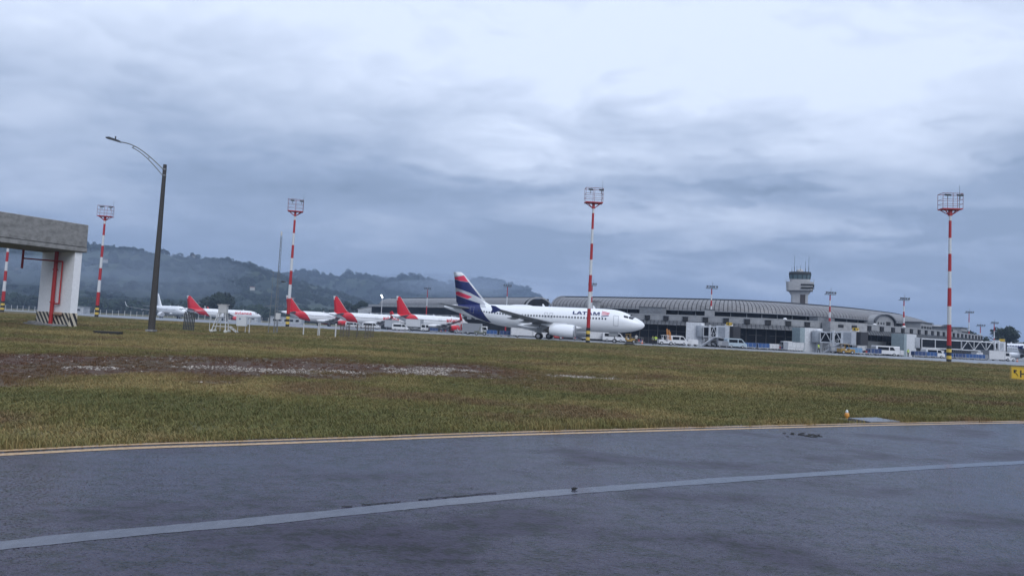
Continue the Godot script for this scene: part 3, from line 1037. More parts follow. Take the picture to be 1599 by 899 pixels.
	var ring := func(w: float, d: float, y: float, ch: float) -> PackedVector3Array:
		var r := PackedVector3Array()
		for q in [[w, -d + ch], [w, d - ch], [w - ch, d], [-w + ch, d], [-w, d - ch], [-w, -d + ch], [-w + ch, -d], [w - ch, -d]]: r.append(Vector3(q[0], y, q[1]))
		return r
	mb.loft([ring.call(2.35, 2.35, 0, 0.5), ring.call(2.35, 2.35, 16.8, 0.5), ring.call(3.2, 3.0, 18.2, 0.6)])
	obj("shaft", mb, cw, C)
	mb = MB.new()
	mb.loft([ring.call(3.7, 3.6, 18.2, 0.9), ring.call(3.9, 3.8, 20.8, 0.9)])
	obj("platform", mb, cw, C)
	mb = MB.new()
	mb.loft([ring.call(2.8, 2.8, 20.8, 0.9), ring.call(2.9, 2.9, 21.6, 0.9)])
	obj("cab_wall", mb, cw, C)
	mb = MB.new()
	mb.loft([ring.call(2.75, 2.75, 21.6, 0.85), ring.call(3.0, 3.0, 23.0, 0.95)])
	var cab := obj("cab_glass", mb, mat("cab_glass", 0.10, 0.15, 0.17, 0.08), C)
	mb = MB.new()
	for s in [[2.83, -1.95], [2.83, 0.0], [2.83, 1.95], [-2.83, 0.0]]:
		mb.bar(Vector3(s[0], 21.6, s[1]), Vector3(s[0] + 0.22 * signf(s[0]), 23.0, s[1]), 0.14)
	for s in [-1.9, -0.6, 0.7, 1.9]: mb.bar(Vector3(s, 21.6, 2.83), Vector3(s, 23.0, 3.05), 0.14)
	obj("mullion", mb, mat("hood_black"), cab)
	mb = MB.new()
	mb.loft([ring.call(3.05, 3.05, 23.0, 0.95), ring.call(3.15, 3.15, 23.2, 0.95), ring.call(3.0, 3.0, 23.9, 0.95)])
	obj("cab_roof", mb, mat("cab_roof", 0.02, 0.026, 0.03, 0.6), C)
	mb = MB.new()
	mb.turn(Vector3(0, 23.9, 0), Vector3.UP, [Vector2(0, 1.05), Vector2(0.5, 1.0), Vector2(0.9, 0.7), Vector2(1.15, 0.1)], 16)
	obj("radar_dome", mb, cw, C)
	for a in [[-1.6, 5.0], [1.5, 3.4], [2.4, 5.0], [0.1, 2.2], [-0.9, 1.9], [-2.3, 1.4]]:
		mb = MB.new()
		mb.tube(Vector3(a[0], 23.9, 0.9), Vector3(a[0], 23.9 + a[1], 0.9), 0.05, 0.03, 6)
		mb.tube(Vector3(a[0], 23.9, 0.9), Vector3(a[0], 23.9 + a[1] * 0.35, 0.9), 0.10, 0.08, 6)
		obj("antenna", mb, mat("hood_black"), C)
	mb = MB.new()
	for s in [[-3.9, 3.8, 3.9, 3.8], [-3.9, -3.8, -3.9, 3.8], [3.9, -3.8, 3.9, 3.8]]:
		mb.bar(Vector3(s[0], 21.5, s[1]), Vector3(s[2], 21.5, s[3]), 0.06)
		mb.bar(Vector3(s[0], 20.8, s[1]), Vector3(s[0], 21.5, s[1]), 0.06)
		mb.bar(Vector3(s[2], 20.8, s[3]), Vector3(s[2], 21.5, s[3]), 0.06)
	obj("railing", mb, cw, C)
	mb = MB.new()
	for k in 2: mb.box(Vector3(2.0, 18.95 + k * 0.95, 3.82), Vector3(3.4, 0.45, 0.1))
	mb.box(Vector3(3.92, 19.4, 1.8), Vector3(0.1, 1.4, 3.0))
	obj("window", mb, mat("hood_black"), C)
	mb = MB.new()
	mb.box(Vector3(0.9, 12.0, 2.4), Vector3(1.4, 10.0, 0.12))
	obj("stair_window", mb, mat("brown_dark", 0.06, 0.05, 0.05, 0.5), C)

func gable_arch(mb: MB, x: float, ye: float, yr: float, w: float):   # half-round rim across the end of a vault
	var fr := arc_frame(x)
	var o := arc_x(x)
	var back := 6.0
	var last := Vector3.ZERO
	for j in 17:
		var a := PI * j / 16.0
		var p := o + fr.z * (-back - 6.5 + 6.6 * cos(a)) + Vector3(0, ye - 0.4 + (yr - ye + 0.5) * sin(a), 0)
		if j > 0: mb.bar(last, p, w, w)
		last = p

# ------------------------------------------------------------------ aircraft
var FUS := [[0.0, 3.30, 0.03, 0.03], [0.12, 3.31, 0.30, 0.30], [0.4, 3.33, 0.58, 0.60], [0.9, 3.37, 0.88, 0.92], [1.6, 3.43, 1.17, 1.22], [2.4, 3.53, 1.43, 1.46], [3.3, 3.66, 1.70, 1.66], [4.3, 3.76, 1.90, 1.82], [5.5, 3.82, 2.02, 1.93], [7.0, 3.84, 2.07, 1.975], [10.0, 3.84, 2.07, 1.975],
	[14.0, 3.84, 2.07, 1.975], [18.0, 3.84, 2.07, 1.975], [22.5, 3.84, 2.07, 1.975], [24.5, 3.88, 2.03, 1.96], [26.5, 4.00, 1.90, 1.88], [28.5, 4.19, 1.70, 1.73], [30.5, 4.42, 1.44, 1.50], [32.5, 4.66, 1.14, 1.22], [34.5, 4.88, 0.82, 0.90], [36.2, 5.05, 0.52, 0.58], [37.2, 5.14, 0.28, 0.30], [37.57, 5.16, 0.12, 0.12]]
func fus(s: float) -> Vector3:
	for i in range(1, FUS.size()):
		if s <= FUS[i][0] or i == FUS.size() - 1:
			var t: float = clampf((s - FUS[i - 1][0]) / (FUS[i][0] - FUS[i - 1][0]), 0, 1)
			return Vector3(lerpf(FUS[i - 1][1], FUS[i][1], t), lerpf(FUS[i - 1][2], FUS[i][2], t), lerpf(FUS[i - 1][3], FUS[i][3], t))
	return Vector3.ZERO
func skin(s: float, a: float, off: float) -> Vector3:         # a point on the fuselage: station, angle up from the starboard side
	var f := fus(s)
	return Vector3(17.7 - s, f.x + (f.y + off) * sin(a), (f.z + off) * cos(a))
func patch(mb: MB, s0: float, s1: float, a0: float, a1: float, off: float, ns := 1, na := 2):
	for i in ns:
		for j in na:
			var sa := lerpf(s0, s1, float(i) / ns)
			var sb := lerpf(s0, s1, float(i + 1) / ns)
			var aa := lerpf(a0, a1, float(j) / na)
			var ab := lerpf(a0, a1, float(j + 1) / na)
			mb.quad(skin(sb, aa, off), skin(sa, aa, off), skin(sa, ab, off), skin(sb, ab, off))
func patch4(mb: MB, q: Array, off: float):                   # four corners (station, angle) wrapped on the skin
	for i in 3:
		for j in 3:
			var k := []
			for e in [[i, j], [i + 1, j], [i + 1, j + 1], [i, j + 1]]:
				var u: float = e[0] / 3.0
				var v: float = e[1] / 3.0
				var a: Vector2 = q[0].lerp(q[1], u)
				var b: Vector2 = q[3].lerp(q[2], u)
				var m := a.lerp(b, v)
				k.append(skin(m.x, m.y, off))
			mb.quad(k[0], k[1], k[2], k[3])
func foil(le: Vector3, chord: float, th: float, up: Vector3) -> PackedVector3Array:
	var o := PackedVector3Array()
	for q in [[0.0, 0.0], [0.03, 0.32], [0.12, 0.62], [0.32, 0.70], [0.6, 0.48], [1.0, 0.02], [0.6, -0.22], [0.32, -0.34], [0.12, -0.30], [0.03, -0.18]]:
		o.append(le + Vector3(-q[0] * chord, 0, 0) + up * q[1] * th * chord)
	return o
func livery(kind: String) -> StandardMaterial3D:
	var k := 40
	var W := 38 * k
	var H := 12 * k
	var im := Image.create(W, H, false, Image.FORMAT_RGB8)
	var white := lin(0.80, 0.81, 0.83)
	im.fill(white)
	var areas := []
	if kind == "latam":
		var navy := lin(0.012, 0.020, 0.105)
		var coral := lin(0.66, 0.035, 0.085)
		var gr := lin(0.47, 0.48, 0.52)
		areas = [[v2([36.6, 11.0, 33.95, 11.2, 29.75, 6.4, 28.6, 5.2, 35.0, 5.2]), gr],
			[v2([36.6, 10.62, 33.85, 11.12, 32.85, 9.95, 34.5, 10.1]), coral],
			[v2([36.6, 10.55, 34.5, 10.05, 32.8, 9.88, 30.1, 6.85, 32.4, 7.9, 34.4, 8.5, 36.0, 8.9]), navy],
			[v2([36.2, 7.8, 34.9, 8.12, 31.9, 7.15, 32.8, 6.75, 34.5, 7.2]), coral],
			[v2([36.2, 7.72, 34.5, 7.12, 32.7, 6.62, 30.3, 5.95, 29.6, 5.0, 28.4, 3.4, 27.6, 2.5, 28.6, 2.55, 30.6, 3.3, 32.6, 4.2, 34.4, 5.3, 35.3, 6.3]), navy]]
	elif kind == "red":
		var red := lin(0.58, 0.012, 0.022)
		areas = [[v2([37.0, 12.0, 33.5, 12.0, 29.3, 6.7, 28.0, 5.6, 26.6, 3.8, 25.0, 2.2, 24.2, 1.5, 28.5, 1.5, 30.2, 3.2, 33.0, 4.6, 34.9, 5.4, 37.0, 11.0]), red],
			[v2([37.0, 12.0, 34.9, 12.0, 35.6, 10.9, 35.2, 10.5, 37.0, 10.3]), white]]
	for ar in areas:
		var poly: PackedVector2Array = ar[0]
		var lo := poly[0]
		var hi := poly[0]
		for q in poly:
			lo = lo.min(q); hi = hi.max(q)
		for y in range(int(lo.y * k), mini(int(hi.y * k) + 1, H)):
			for x in range(int(lo.x * k), mini(int(hi.x * k) + 1, W)):
				if Geometry2D.is_point_in_polygon(Vector2((x + 0.5) / k, (y + 0.5) / k), poly): im.set_pixel(x, H - 1 - y, ar[1])
	im.generate_mipmaps()
	var m := StandardMaterial3D.new()
	m.albedo_texture = ImageTexture.create_from_image(im)
	m.roughness = 0.22
	m.resource_name = "livery_" + kind
	return m
func letters(text: String, size: float, m: Material, par: Node, s_mid: float, ang: float, side: int, wide: float, called := "lettering"):
	var tm := TextMesh.new()
	var f := SystemFont.new()
	f.font_names = PackedStringArray(["Droid Sans"])
	f.font_weight = 700
	tm.font = f; tm.text = text; tm.font_size = 64; tm.pixel_size = size / 46.0; tm.depth = 0.05
	tm.horizontal_alignment = HORIZONTAL_ALIGNMENT_CENTER
	var o := MeshInstance3D.new()
	o.mesh = tm; o.material_override = m; o.name = called
	var p := skin(s_mid, ang, 0.045)
	# tangent frame: text runs aft to fore on the starboard side, fore to aft on the port side
	var up := Vector3(0, cos(ang), -sin(ang))
	var out := Vector3(0, sin(ang), cos(ang))
	if side > 0: o.transform = Transform3D(Basis(Vector3(wide, 0, 0), up, out), p)
	else: o.transform = Transform3D(Basis(Vector3(-wide, 0, 0), Vector3(0, up.y, -up.z), Vector3(0, out.y, -out.z)), Vector3(p.x, p.y, -p.z))
	par.add_child(o, true)
func wheel(par: Node, c: Vector3, r: float, w: float):
	var mb := MB.new()
	mb.turn(c - Vector3(0, 0, w * 0.5), Vector3(0, 0, 1), [Vector2(0, r * 0.62), Vector2(0, r * 0.86), Vector2(w * 0.18, r), Vector2(w * 0.82, r), Vector2(w, r * 0.86), Vector2(w, r * 0.62)], 16)
	var t := obj("wheel", mb, mat("tyre", 0.018, 0.018, 0.019, 0.8), par)
	mb = MB.new()
	mb.turn(c - Vector3(0, 0, w * 0.54), Vector3(0, 0, 1), [Vector2(0, 0.02), Vector2(0.0, r * 0.5), Vector2(w * 0.1, r * 0.6), Vector2(w * 0.98, r * 0.6), Vector2(w * 1.08, r * 0.5), Vector2(w * 1.08, 0.02)], 12)
	obj("rim", mb, mat("rim", 0.42, 0.42, 0.43, 0.4, 0.4), t)

func jet(kind: String, called: String, label: String, at: Vector3, yaw: float) -> Node3D:
	var A := thing(called, label, "airplane", at, yaw, "airliners on the apron")
	var sk: StandardMaterial3D = M["livery_" + kind]
	var white := mat("paint_aircraft", 0.80, 0.81, 0.83, 0.22)
	var grey_p := mat("wing_grey", 0.14, 0.145, 0.155, 0.35)
	var navy := mat("navy", 0.012, 0.020, 0.105, 0.3)
	var red := mat("airline_red", 0.58, 0.012, 0.022, 0.3)
	var accent: Material = navy if kind == "latam" else (red if kind == "red" else white)
	# fuselage
	var rings := []
	var tex := []
	var st := []
	for i in FUS.size() - 1:
		var n := 3 if FUS[i + 1][0] - FUS[i][0] > 1.0 else 2
		for k in n: st.append(lerpf(FUS[i][0], FUS[i + 1][0], float(k) / n))
	st.append(37.57)
	# soften the knots of the profile
	for s in st:
		var f := (fus(maxf(s - 0.35, 0.0)) + fus(s) * 2.0 + fus(minf(s + 0.35, 37.57))) * 0.25 if s > 0.8 and s < 37.0 else fus(s)
		var r := PackedVector3Array()
		var u := PackedVector2Array()
		for j in 32:
			var a := TAU * j / 32.0
			var q := Vector3(17.7 - s, f.x + f.y * sin(a), f.z * cos(a))
			r.append(q); u.append(Vector2(s / 38.0, 1.0 - q.y / 12.0))
		rings.append(r); tex.append(u)
	var mb := MB.new()
	mb.loft(rings, true, true, tex)
	var body := obj("fuselage", mb, sk, A)
	# fin with its rounded fillet, mapped with the same side view as the fuselage
	mb = MB.new()
	rings = []; tex = []
	for q in [[27.2, 35.1, 5.35, 0.20], [28.6, 35.15, 5.95, 0.30], [29.8, 35.2, 6.55, 0.29], [31.7, 35.5, 8.8, 0.22], [33.55, 35.85, 10.9, 0.16], [34.15, 36.0, 11.55, 0.11], [34.6, 36.05, 11.76, 0.03]]:
		var r := PackedVector3Array()
		var u := PackedVector2Array()
		for e in [[0.0, 0.0], [0.06, 0.6], [0.25, 1.0], [0.55, 0.8], [1.0, 0.05], [0.55, -0.8], [0.25, -1.0], [0.06, -0.6]]:
			var s := lerpf(q[0], q[1], e[0])
			r.append(Vector3(17.7 - s, q[2], e[1] * q[3])); u.append(Vector2(s / 38.0, 1.0 - q[2] / 12.0))
		rings.append(r); tex.append(u)
	mb.loft(rings, true, true, tex)
	var fin := obj("tail_fin", mb, sk, A)
	mb = MB.new()
	for k in 7:
		var y := lerpf(6.3, 11.3, k / 7.0)
		var y2 := lerpf(6.3, 11.3, (k + 1) / 7.0)
		mb.bar(Vector3(17.7 - lerpf(29.35, 33.92, k / 7.0), y, 0), Vector3(17.7 - lerpf(29.35, 33.92, (k + 1) / 7.0), y2, 0), 0.12, 0.14)
	obj("leading_edge", mb, white if kind != "red" else mat("edge_pale", 0.62, 0.5, 0.46, 0.3), fin)
	# wings, tailplanes, engines on both sides
	for sd in [1, -1]:
		var z := Vector3(1, 1, sd)
		mb = MB.new()
		var wr := []
		for q in [[0.6, 12.0, 7.0, 2.20, 0.13], [1.97, 12.7, 6.1, 2.42, 0.13], [4.2, 13.9, 4.9, 2.68, 0.12], [6.4, 15.05, 3.85, 2.98, 0.11], [11.5, 17.7, 2.75, 3.68, 0.105], [16.9, 20.5, 1.55, 4.55, 0.10]]:
			wr.append(foil(Vector3(17.7 - q[1], q[3], q[0]) * z, q[2], q[4], Vector3.UP))
		mb.loft(wr)
		var wing := obj("wing", mb, grey_p, A)
		for q in [[4.6, 17.2, 2.58, 3.2], [8.0, 17.7, 3.08, 2.6], [11.4, 19.1, 3.54, 2.2]]:
			mb = MB.new()
			var ft := []
			for e in [[0.0, 0.03], [0.12, 0.17], [0.35, 0.24], [0.65, 0.20], [1.0, 0.03]]:
				var r := PackedVector3Array()
				for j in 8:
					var a := TAU * j / 8.0
					r.append(Vector3(17.7 - q[1] - e[0] * q[3], q[2] - 0.05 + sin(a) * e[1] * 1.25 - e[0] * 0.12, (q[0] + cos(a) * e[1] * 0.8) * sd))
				ft.append(r)
			mb.loft(ft)
			obj("flap_fairing", mb, mat("fairing_grey", 0.34, 0.345, 0.36, 0.35), wing)
		mb = MB.new()
		if kind == "latam":
			mb.prism(v2([17.7 - 20.5, 4.55, 17.7 - 21.5, 5.1, 17.7 - 22.3, 5.2, 17.7 - 22.0, 4.5, 17.7 - 22.3, 4.0, 17.7 - 21.4, 4.1]), 16.88 if sd > 0 else -16.96, 16.96 if sd > 0 else -16.88)
		else:
			var sh := []
			for q in [[16.8, 20.4, 1.6, 4.53], [17.25, 20.9, 1.4, 4.75], [17.6, 21.6, 1.1, 5.5], [17.85, 22.6, 0.6, 6.9]]:
				sh.append(foil(Vector3(17.7 - q[1], q[3], q[0] * sd), q[2], 0.10, Vector3(0, 0.3, -0.95 * sd)))
			mb.loft(sh)
		obj("winglet", mb, accent, A)
		mb = MB.new()
		mb.loft([foil(Vector3(17.7 - 31.2, 4.75, 0.3 * sd), 4.0, 0.10, Vector3.UP), foil(Vector3(17.7 - 31.9, 4.95, 1.2 * sd), 3.5, 0.10, Vector3.UP), foil(Vector3(17.7 - 35.0, 5.5, 6.2 * sd), 1.4, 0.09, Vector3.UP)])
		obj("tailplane", mb, grey_p, A)
		# engine
		var ec := Vector3(17.7 - 10.9, 1.72, 5.75 * sd)
		mb = MB.new()
		mb.turn(ec, Vector3(-1, 0, 0), [Vector2(0.55, 0.82), Vector2(0.06, 0.86), Vector2(0.0, 0.92), Vector2(0.08, 1.0), Vector2(0.5, 1.08), Vector2(1.3, 1.12), Vector2(2.3, 1.09), Vector2(3.4, 0.96), Vector2(4.4, 0.76), Vector2(4.4, 0.68)], 28)
		var eng := obj("engine", mb, white if kind != "red" else red, A)
		mb = MB.new()
		mb.turn(ec, Vector3(-1, 0, 0), [Vector2(-0.01, 0.88), Vector2(-0.03, 0.93), Vector2(0.05, 1.0), Vector2(0.16, 1.04), Vector2(0.05, 0.88)], 28)
		obj("intake_lip", mb, mat("bare_metal", 0.55, 0.56, 0.58, 0.3, 0.7), eng)
		mb = MB.new()
		mb.turn(ec, Vector3(-1, 0, 0), [Vector2(0.15, 0.02), Vector2(0.45, 0.22), Vector2(0.55, 0.3), Vector2(0.56, 0.84), Vector2(0.62, 0.84)], 20)
		obj("fan", mb, mat("fan_dark", 0.02, 0.02, 0.022, 0.45), eng)
		mb = MB.new()
		mb.turn(ec, Vector3(-1, 0, 0), [Vector2(4.3, 0.66), Vector2(4.9, 0.46), Vector2(5.0, 0.30), Vector2(5.6, 0.03)], 16)
		obj("exhaust_cone", mb, mat("exhaust", 0.09, 0.085, 0.08, 0.5, 0.5), eng)
		mb = MB.new()
		mb.prism(v2([17.7 - 12.2, 2.75, 17.7 - 12.6, 3.0, 17.7 - 16.5, 2.95, 17.7 - 17.0, 2.6, 17.7 - 15.0, 2.2]), 5.6 * sd if sd > 0 else -5.9, 5.9 if sd > 0 else -5.6)
		obj("pylon", mb, white, A)
		# main gear
		mb = MB.new()
		mb.tube(Vector3(0, 0.55, 3.8 * sd), Vector3(0, 2.5, 3.7 * sd), 0.14, 0.17, 10)
		mb.tube(Vector3(0, 1.1, 3.75 * sd), Vector3(-0.2, 2.3, 2.6 * sd), 0.07, 0.07, 6)
		mb.box(Vector3(0.05, 1.45, 4.02 * sd), Vector3(0.9, 1.3, 0.05))
		var gear := obj("main_gear", mb, mat("gear_grey", 0.30, 0.31, 0.32, 0.5), A)
		for w in [-0.46, 0.46]: wheel(gear, Vector3(0, 0.58, 3.8 * sd + w), 0.58, 0.42)
	# belly fairing
	mb = MB.new()
	var bf := []
	for q in [[9.4, 0.02, 2.45], [10.4, 0.28, 2.4], [11.6, 0.66, 2.32], [13.2, 1.02, 2.28], [16.0, 1.12, 2.26], [19.5, 1.08, 2.28], [21.5, 0.75, 2.3], [23.0, 0.08, 2.4]]:
		var r := PackedVector3Array()
		for j in 20:
			var a := TAU * j / 20.0
			r.append(Vector3(17.7 - q[0], q[2] + sin(a) * q[1] * 0.88, cos(a) * (1.05 + q[1] * 1.05)))
		bf.append(r)
	mb.loft(bf)
	obj("belly_fairing", mb, white, A)
	# nose gear
	mb = MB.new()
	mb.tube(Vector3(12.63, 0.4, 0), Vector3(12.63, 2.2, 0), 0.09, 0.12, 10)
	mb.tube(Vector3(12.63, 0.9, 0), Vector3(11.8, 2.1, 0), 0.05, 0.05, 6)
	for s in [-1, 1]: mb.box(Vector3(12.4, 1.55, 0.45 * s), Vector3(1.5, 0.7, 0.04))
	mb.box(Vector3(12.78, 1.35, 0), Vector3(0.08, 0.3, 0.5))
	var ng := obj("nose_gear", mb, mat("gear_grey"), A)
	for w in [-0.25, 0.25]: wheel(ng, Vector3(12.63, 0.38, w), 0.38, 0.22)
	# cockpit glass, cabin windows, doors, on both sides
	var glass := mat("cockpit_glass", 0.02, 0.025, 0.035, 0.08)
	for sd in [1, -1]:
		var fl := (func(a: float) -> float: return a if sd > 0 else PI - a)
		for q in [[[1.75, 1.05], [1.95, 0.62], [2.6, 0.56], [2.65, 0.86]], [[2.76, 0.85], [2.72, 0.56], [3.4, 0.50], [3.5, 0.74]], [[1.68, 1.12], [2.5, 0.95], [2.4, 1.46], [1.6, 1.48]]]:
			mb = MB.new()
			var k := []
			for e in q: k.append(Vector2(e[0], fl.call(e[1])))
			patch4(mb, k, 0.015)
			obj("cockpit_window", mb, glass, body)
		mb = MB.new()
		var s := 6.37
		while s < 30.0:
			if absf(s - 16.35) > 0.01: patch(mb, s, s + 0.27, fl.call(0.07), fl.call(0.22), 0.012)
			s += 0.533
		var cwn := obj("cabin_windows", mb, mat("cabin_glass", 0.02, 0.025, 0.04, 0.12), body)
		cwn.set_meta("kind", "stuff")
		for d in [[4.3, 5.15, -0.40, 0.52], [15.9, 16.45, 0.02, 0.48], [16.85, 17.4, 0.02, 0.48], [31.0, 31.8, -0.30, 0.62]]:
			mb = MB.new()
			for e in [[d[0], d[0] + 0.05, d[2], d[3]], [d[1] - 0.05, d[1], d[2], d[3]], [d[0], d[1], d[2], d[2] + 0.025], [d[0], d[1], d[3] - 0.025, d[3]]]:
				patch(mb, e[0], e[1], fl.call(e[2]), fl.call(e[3]), 0.014, 1, 4)
			obj("door_outline", mb, mat("outline", 0.20, 0.21, 0.25, 0.5), body)
		if kind == "latam":
			letters("LATAM", 0.62, navy, body, 9.95, 0.56, sd, 1.75)
			# the swept mark beside the name
			for e in [[0.80, 0.88, 0, 0.0], [0.64, 0.71, 0, 0.1], [0.47, 0.54, 0, 0.2], [0.27, 0.36, 1, 0.1]]:
				mb = MB.new()
				patch4(mb, [Vector2(7.25, fl.call(e[0])), Vector2(5.85 + e[3], fl.call(0.53 + (e[0] - 0.53) * 0.45)), Vector2(5.85 + e[3], fl.call(0.55 + (e[1] - 0.53) * 0.45)), Vector2(7.25, fl.call(e[1]))], 0.02)
				obj("emblem", mb, navy if e[2] else mat("coral", 0.62, 0.04, 0.09, 0.3), body)
		elif kind == "red":
			letters("avianca", 1.35, red, body, 9.4, 0.30, sd, 1.22)
	mb = MB.new()
	for q in [[8.6, 0.55], [17.8, 0.5]]:
		mb.prism(v2([17.7 - q[0], 5.86, 17.7 - q[0] - 0.5, 5.86, 17.7 - q[0] - 0.55, 5.86 + q[1], 17.7 - q[0] - 0.35, 5.86 + q[1]]), -0.03, 0.03)
	obj("blade_antenna", mb, white, A)
	if kind == "latam":
		mb = MB.new()
		var dm := []
		for q in [[20.0, 0.02], [20.6, 0.16], [21.6, 0.22], [23.4, 0.2], [24.6, 0.02]]:
			var r := PackedVector3Array()
			for j in 10: r.append(Vector3(17.7 - q[0], 5.86 + sin(TAU * j / 10.0) * q[1], cos(TAU * j / 10.0) * 0.55 * (q[1] * 4.0)))
			dm.append(r)
		mb.loft(dm)
		obj("antenna_hump", mb, white, A)
	return A
func park(nose: Vector3, heading: float) -> Transform3D:      # heading: degrees towards the viewer from due right
	var h := deg_to_rad(heading)
	var f := Vector3(cos(h), 0, sin(h))
	var o := nose - f * 17.7
	o.y = gy(o.z) + 0.01
	return Transform3D(Basis(), o)
func aircraft():
	for k in ["latam", "red", "plain"]: M["livery_" + k] = livery(k)
	var list := [["latam", Vector3(23.15, 0, -110.3), 17.5, "large white airliner with blue and coral striped tail, nearest on the apron"],
		["red", Vector3(-16.1, 0, -245.6), -50.0, "red tailed white airliner parked right beside the big blue tailed one"],
		["red", Vector3(-43.9, 0, -268.6), -50.0, "red tailed white airliner second from the blue tailed one"],
		["red", Vector3(-67.0, 0, -283.6), -50.0, "red tailed white airliner just right of a striped mast base"],
		["red", Vector3(-131.5, 0, -338.0), -36.0, "distant red tailed airliner behind the weather instruments"],
		["plain", Vector3(-147.0, 0, -290), 42.0, "distant all white airliner with upturned wingtip by the street lamp pole"],
		["latam", Vector3(170.2, 0, -230), 248.0, "white airliner docked at the right edge, its nose behind the last jet bridge"]]
	for a in list:
		var xf := park(a[1], a[2])
		jet(a[0], "airliner", a[3], xf.origin, -deg_to_rad(a[2]))

# ------------------------------------------------------------------ masts, lamp, bridge, weather station, signs
func striped_mast(at: Vector3, label: String, h: float, r: float, face: float) -> Node3D:
	var T := thing("floodlight_mast", label, "mast", at, face, "red and white floodlight masts")
	var red := weathered("mast_red", 0.42, 0.016, 0.022, 0.25, 0.9, 0.5)
	var white := weathered("mast_white", 0.62, 0.63, 0.65, 0.2, 0.9, 0.5)
	var yel := mat("band_yellow", 0.60, 0.42, 0.08, 0.5)
	var blk := mat("band_black", 0.02, 0.02, 0.022, 0.5)
	var rad := func(y: float) -> float: return lerpf(r, r * 0.55, clampf(y / h, 0, 1))
	for k in 5:
		var y0 := k * 0.44
		var mb := MB.new()
		mb.tube(Vector3(0, y0, 0), Vector3(0, y0 + 0.44, 0), r * 1.06, r * 1.06, 12)
		obj("hazard_band", mb, blk if k % 2 == 0 else yel, T)
	# sections as painted: red 2.2 to 4.6 m, then white and red in turn
	var cut := [2.2, 4.9, 7.3, 9.7, 11.9, 14.2, 16.3, 18.6]
	for k in 7:
		var mb := MB.new()
		mb.tube(Vector3(0, cut[k] / 20.0 * h, 0), Vector3(0, cut[k + 1] / 20.0 * h, 0), rad.call(cut[k] / 20.0 * h), rad.call(cut[k + 1] / 20.0 * h), 12)
		obj("pole_section", mb, red if k % 2 == 0 else white, T)
	var mb := MB.new()
	mb.tube(Vector3(0, 18.6 / 20.0 * h, 0), Vector3(0, h, 0), r * 0.58, r * 0.5, 12)
	obj("pole_section", mb, white, T)
	# service platform and cage
	var w := 1.25
	var d := 0.62
	mb = MB.new()
	mb.box(Vector3(0, h + 0.10, 0), Vector3(w * 2, 0.14, d * 2))
	mb.box(Vector3(0, h - 0.35, 0), Vector3(0.36, 0.8, 0.36))
	for s in [-1, 1]:
		mb.bar(Vector3(0.1 * s, h - 0.7, 0), Vector3(w * 0.8 * s, h + 0.05, d * 0.8), 0.09)
		mb.bar(Vector3(0.1 * s, h - 0.7, 0), Vector3(w * 0.8 * s, h + 0.05, -d * 0.8), 0.09)
	obj("platform", mb, red, T)
	mb = MB.new()
	for c in [[-w, -d], [w, -d], [w, d], [-w, d], [0, d], [0, -d]]: mb.bar(Vector3(c[0], h + 0.15, c[1]), Vector3(c[0], h + 2.15, c[1]), 0.038)
	for y in [0.75, 1.35, 2.15]:
		for e in [[-w, -d, w, -d], [w, -d, w, d], [w, d, -w, d], [-w, d, -w, -d]]: mb.bar(Vector3(e[0], h + y, e[1]), Vector3(e[2], h + y, e[3]), 0.055 if y > 2 else 0.035)
	obj("cage", mb, weathered("cage_red", 0.26, 0.06, 0.07, 0.3, 0.9, 0.6), T)
	for s in [[-0.55, 1.95, 1], [0.98, 1.95, -1]]:
		mb = MB.new()
		mb.box(Vector3(s[0], h + s[1], d * 0.7), Vector3(0.62, 0.2, 0.5), Basis(Vector3(1, 0, 0), 0.35))
		mb.bar(Vector3(s[0], h + 1.35, d * 0.6), Vector3(s[0], h + s[1], d * 0.7), 0.06)
		var fl := obj("floodlight", mb, mat("lamp_housing", 0.05, 0.055, 0.065, 0.5), T)
		mb = MB.new()
		mb.box(Vector3(s[0], h + s[1] - 0.11, d * 0.75), Vector3(0.54, 0.02, 0.42), Basis(Vector3(1, 0, 0), 0.35))
		obj("lens", mb, mat("lamp_lens", 0.5, 0.52, 0.55, 0.2), fl)
	mb = MB.new()
	mb.tube(Vector3(w, h + 0.2, -d * 0.3), Vector3(w, h + 3.4, -d * 0.3), 0.03, 0.015, 6)
	obj("lightning_rod", mb, mat("lamp_housing"), T)
	return T
func roof_mast(at: Vector3, label: String, h: float, head: float) -> Node3D:
	var T := thing("roof_mast", label, "mast", at, 0.0, "small floodlight masts along the terminal")
	var n := 5
	for k in n:
		var mb := MB.new()
		mb.tube(Vector3(0, h * k / n, 0), Vector3(0, h * (k + 1) / n, 0), lerpf(0.26, 0.13, float(k) / n), lerpf(0.26, 0.13, (k + 1.0) / n), 8)
		obj("pole_section", mb, M["mast_red"] if k % 2 == 0 else M["mast_white"], T)
	var mb := MB.new()
	mb.box(Vector3(0, h + 0.05, 0), Vector3(head, 0.12, 0.8))
	for s in 5: mb.bar(Vector3((s / 4.0 - 0.5) * head, h + 0.1, 0.35), Vector3((s / 4.0 - 0.5) * head, h + 0.75, 0.35), 0.06)
	mb.bar(Vector3(-head * 0.5, h + 0.6, 0.35), Vector3(head * 0.5, h + 0.6, 0.35), 0.05)
	obj("platform", mb, mat("lamp_housing"), T)
	for s in 4:
		mb = MB.new()
		mb.box(Vector3((s / 3.0 - 0.5) * head * 0.85, h + 0.45, 0.45), Vector3(0.35, 0.4, 0.3))
		obj("floodlight", mb, mat("lamp_housing"), T)
	mb = MB.new()
	mb.tube(Vector3(0.2, h, 0), Vector3(0.2, h + 1.7, 0), 0.04, 0.03, 5)
	obj("lightning_rod", mb, mat("lamp_housing"), T)
	return T
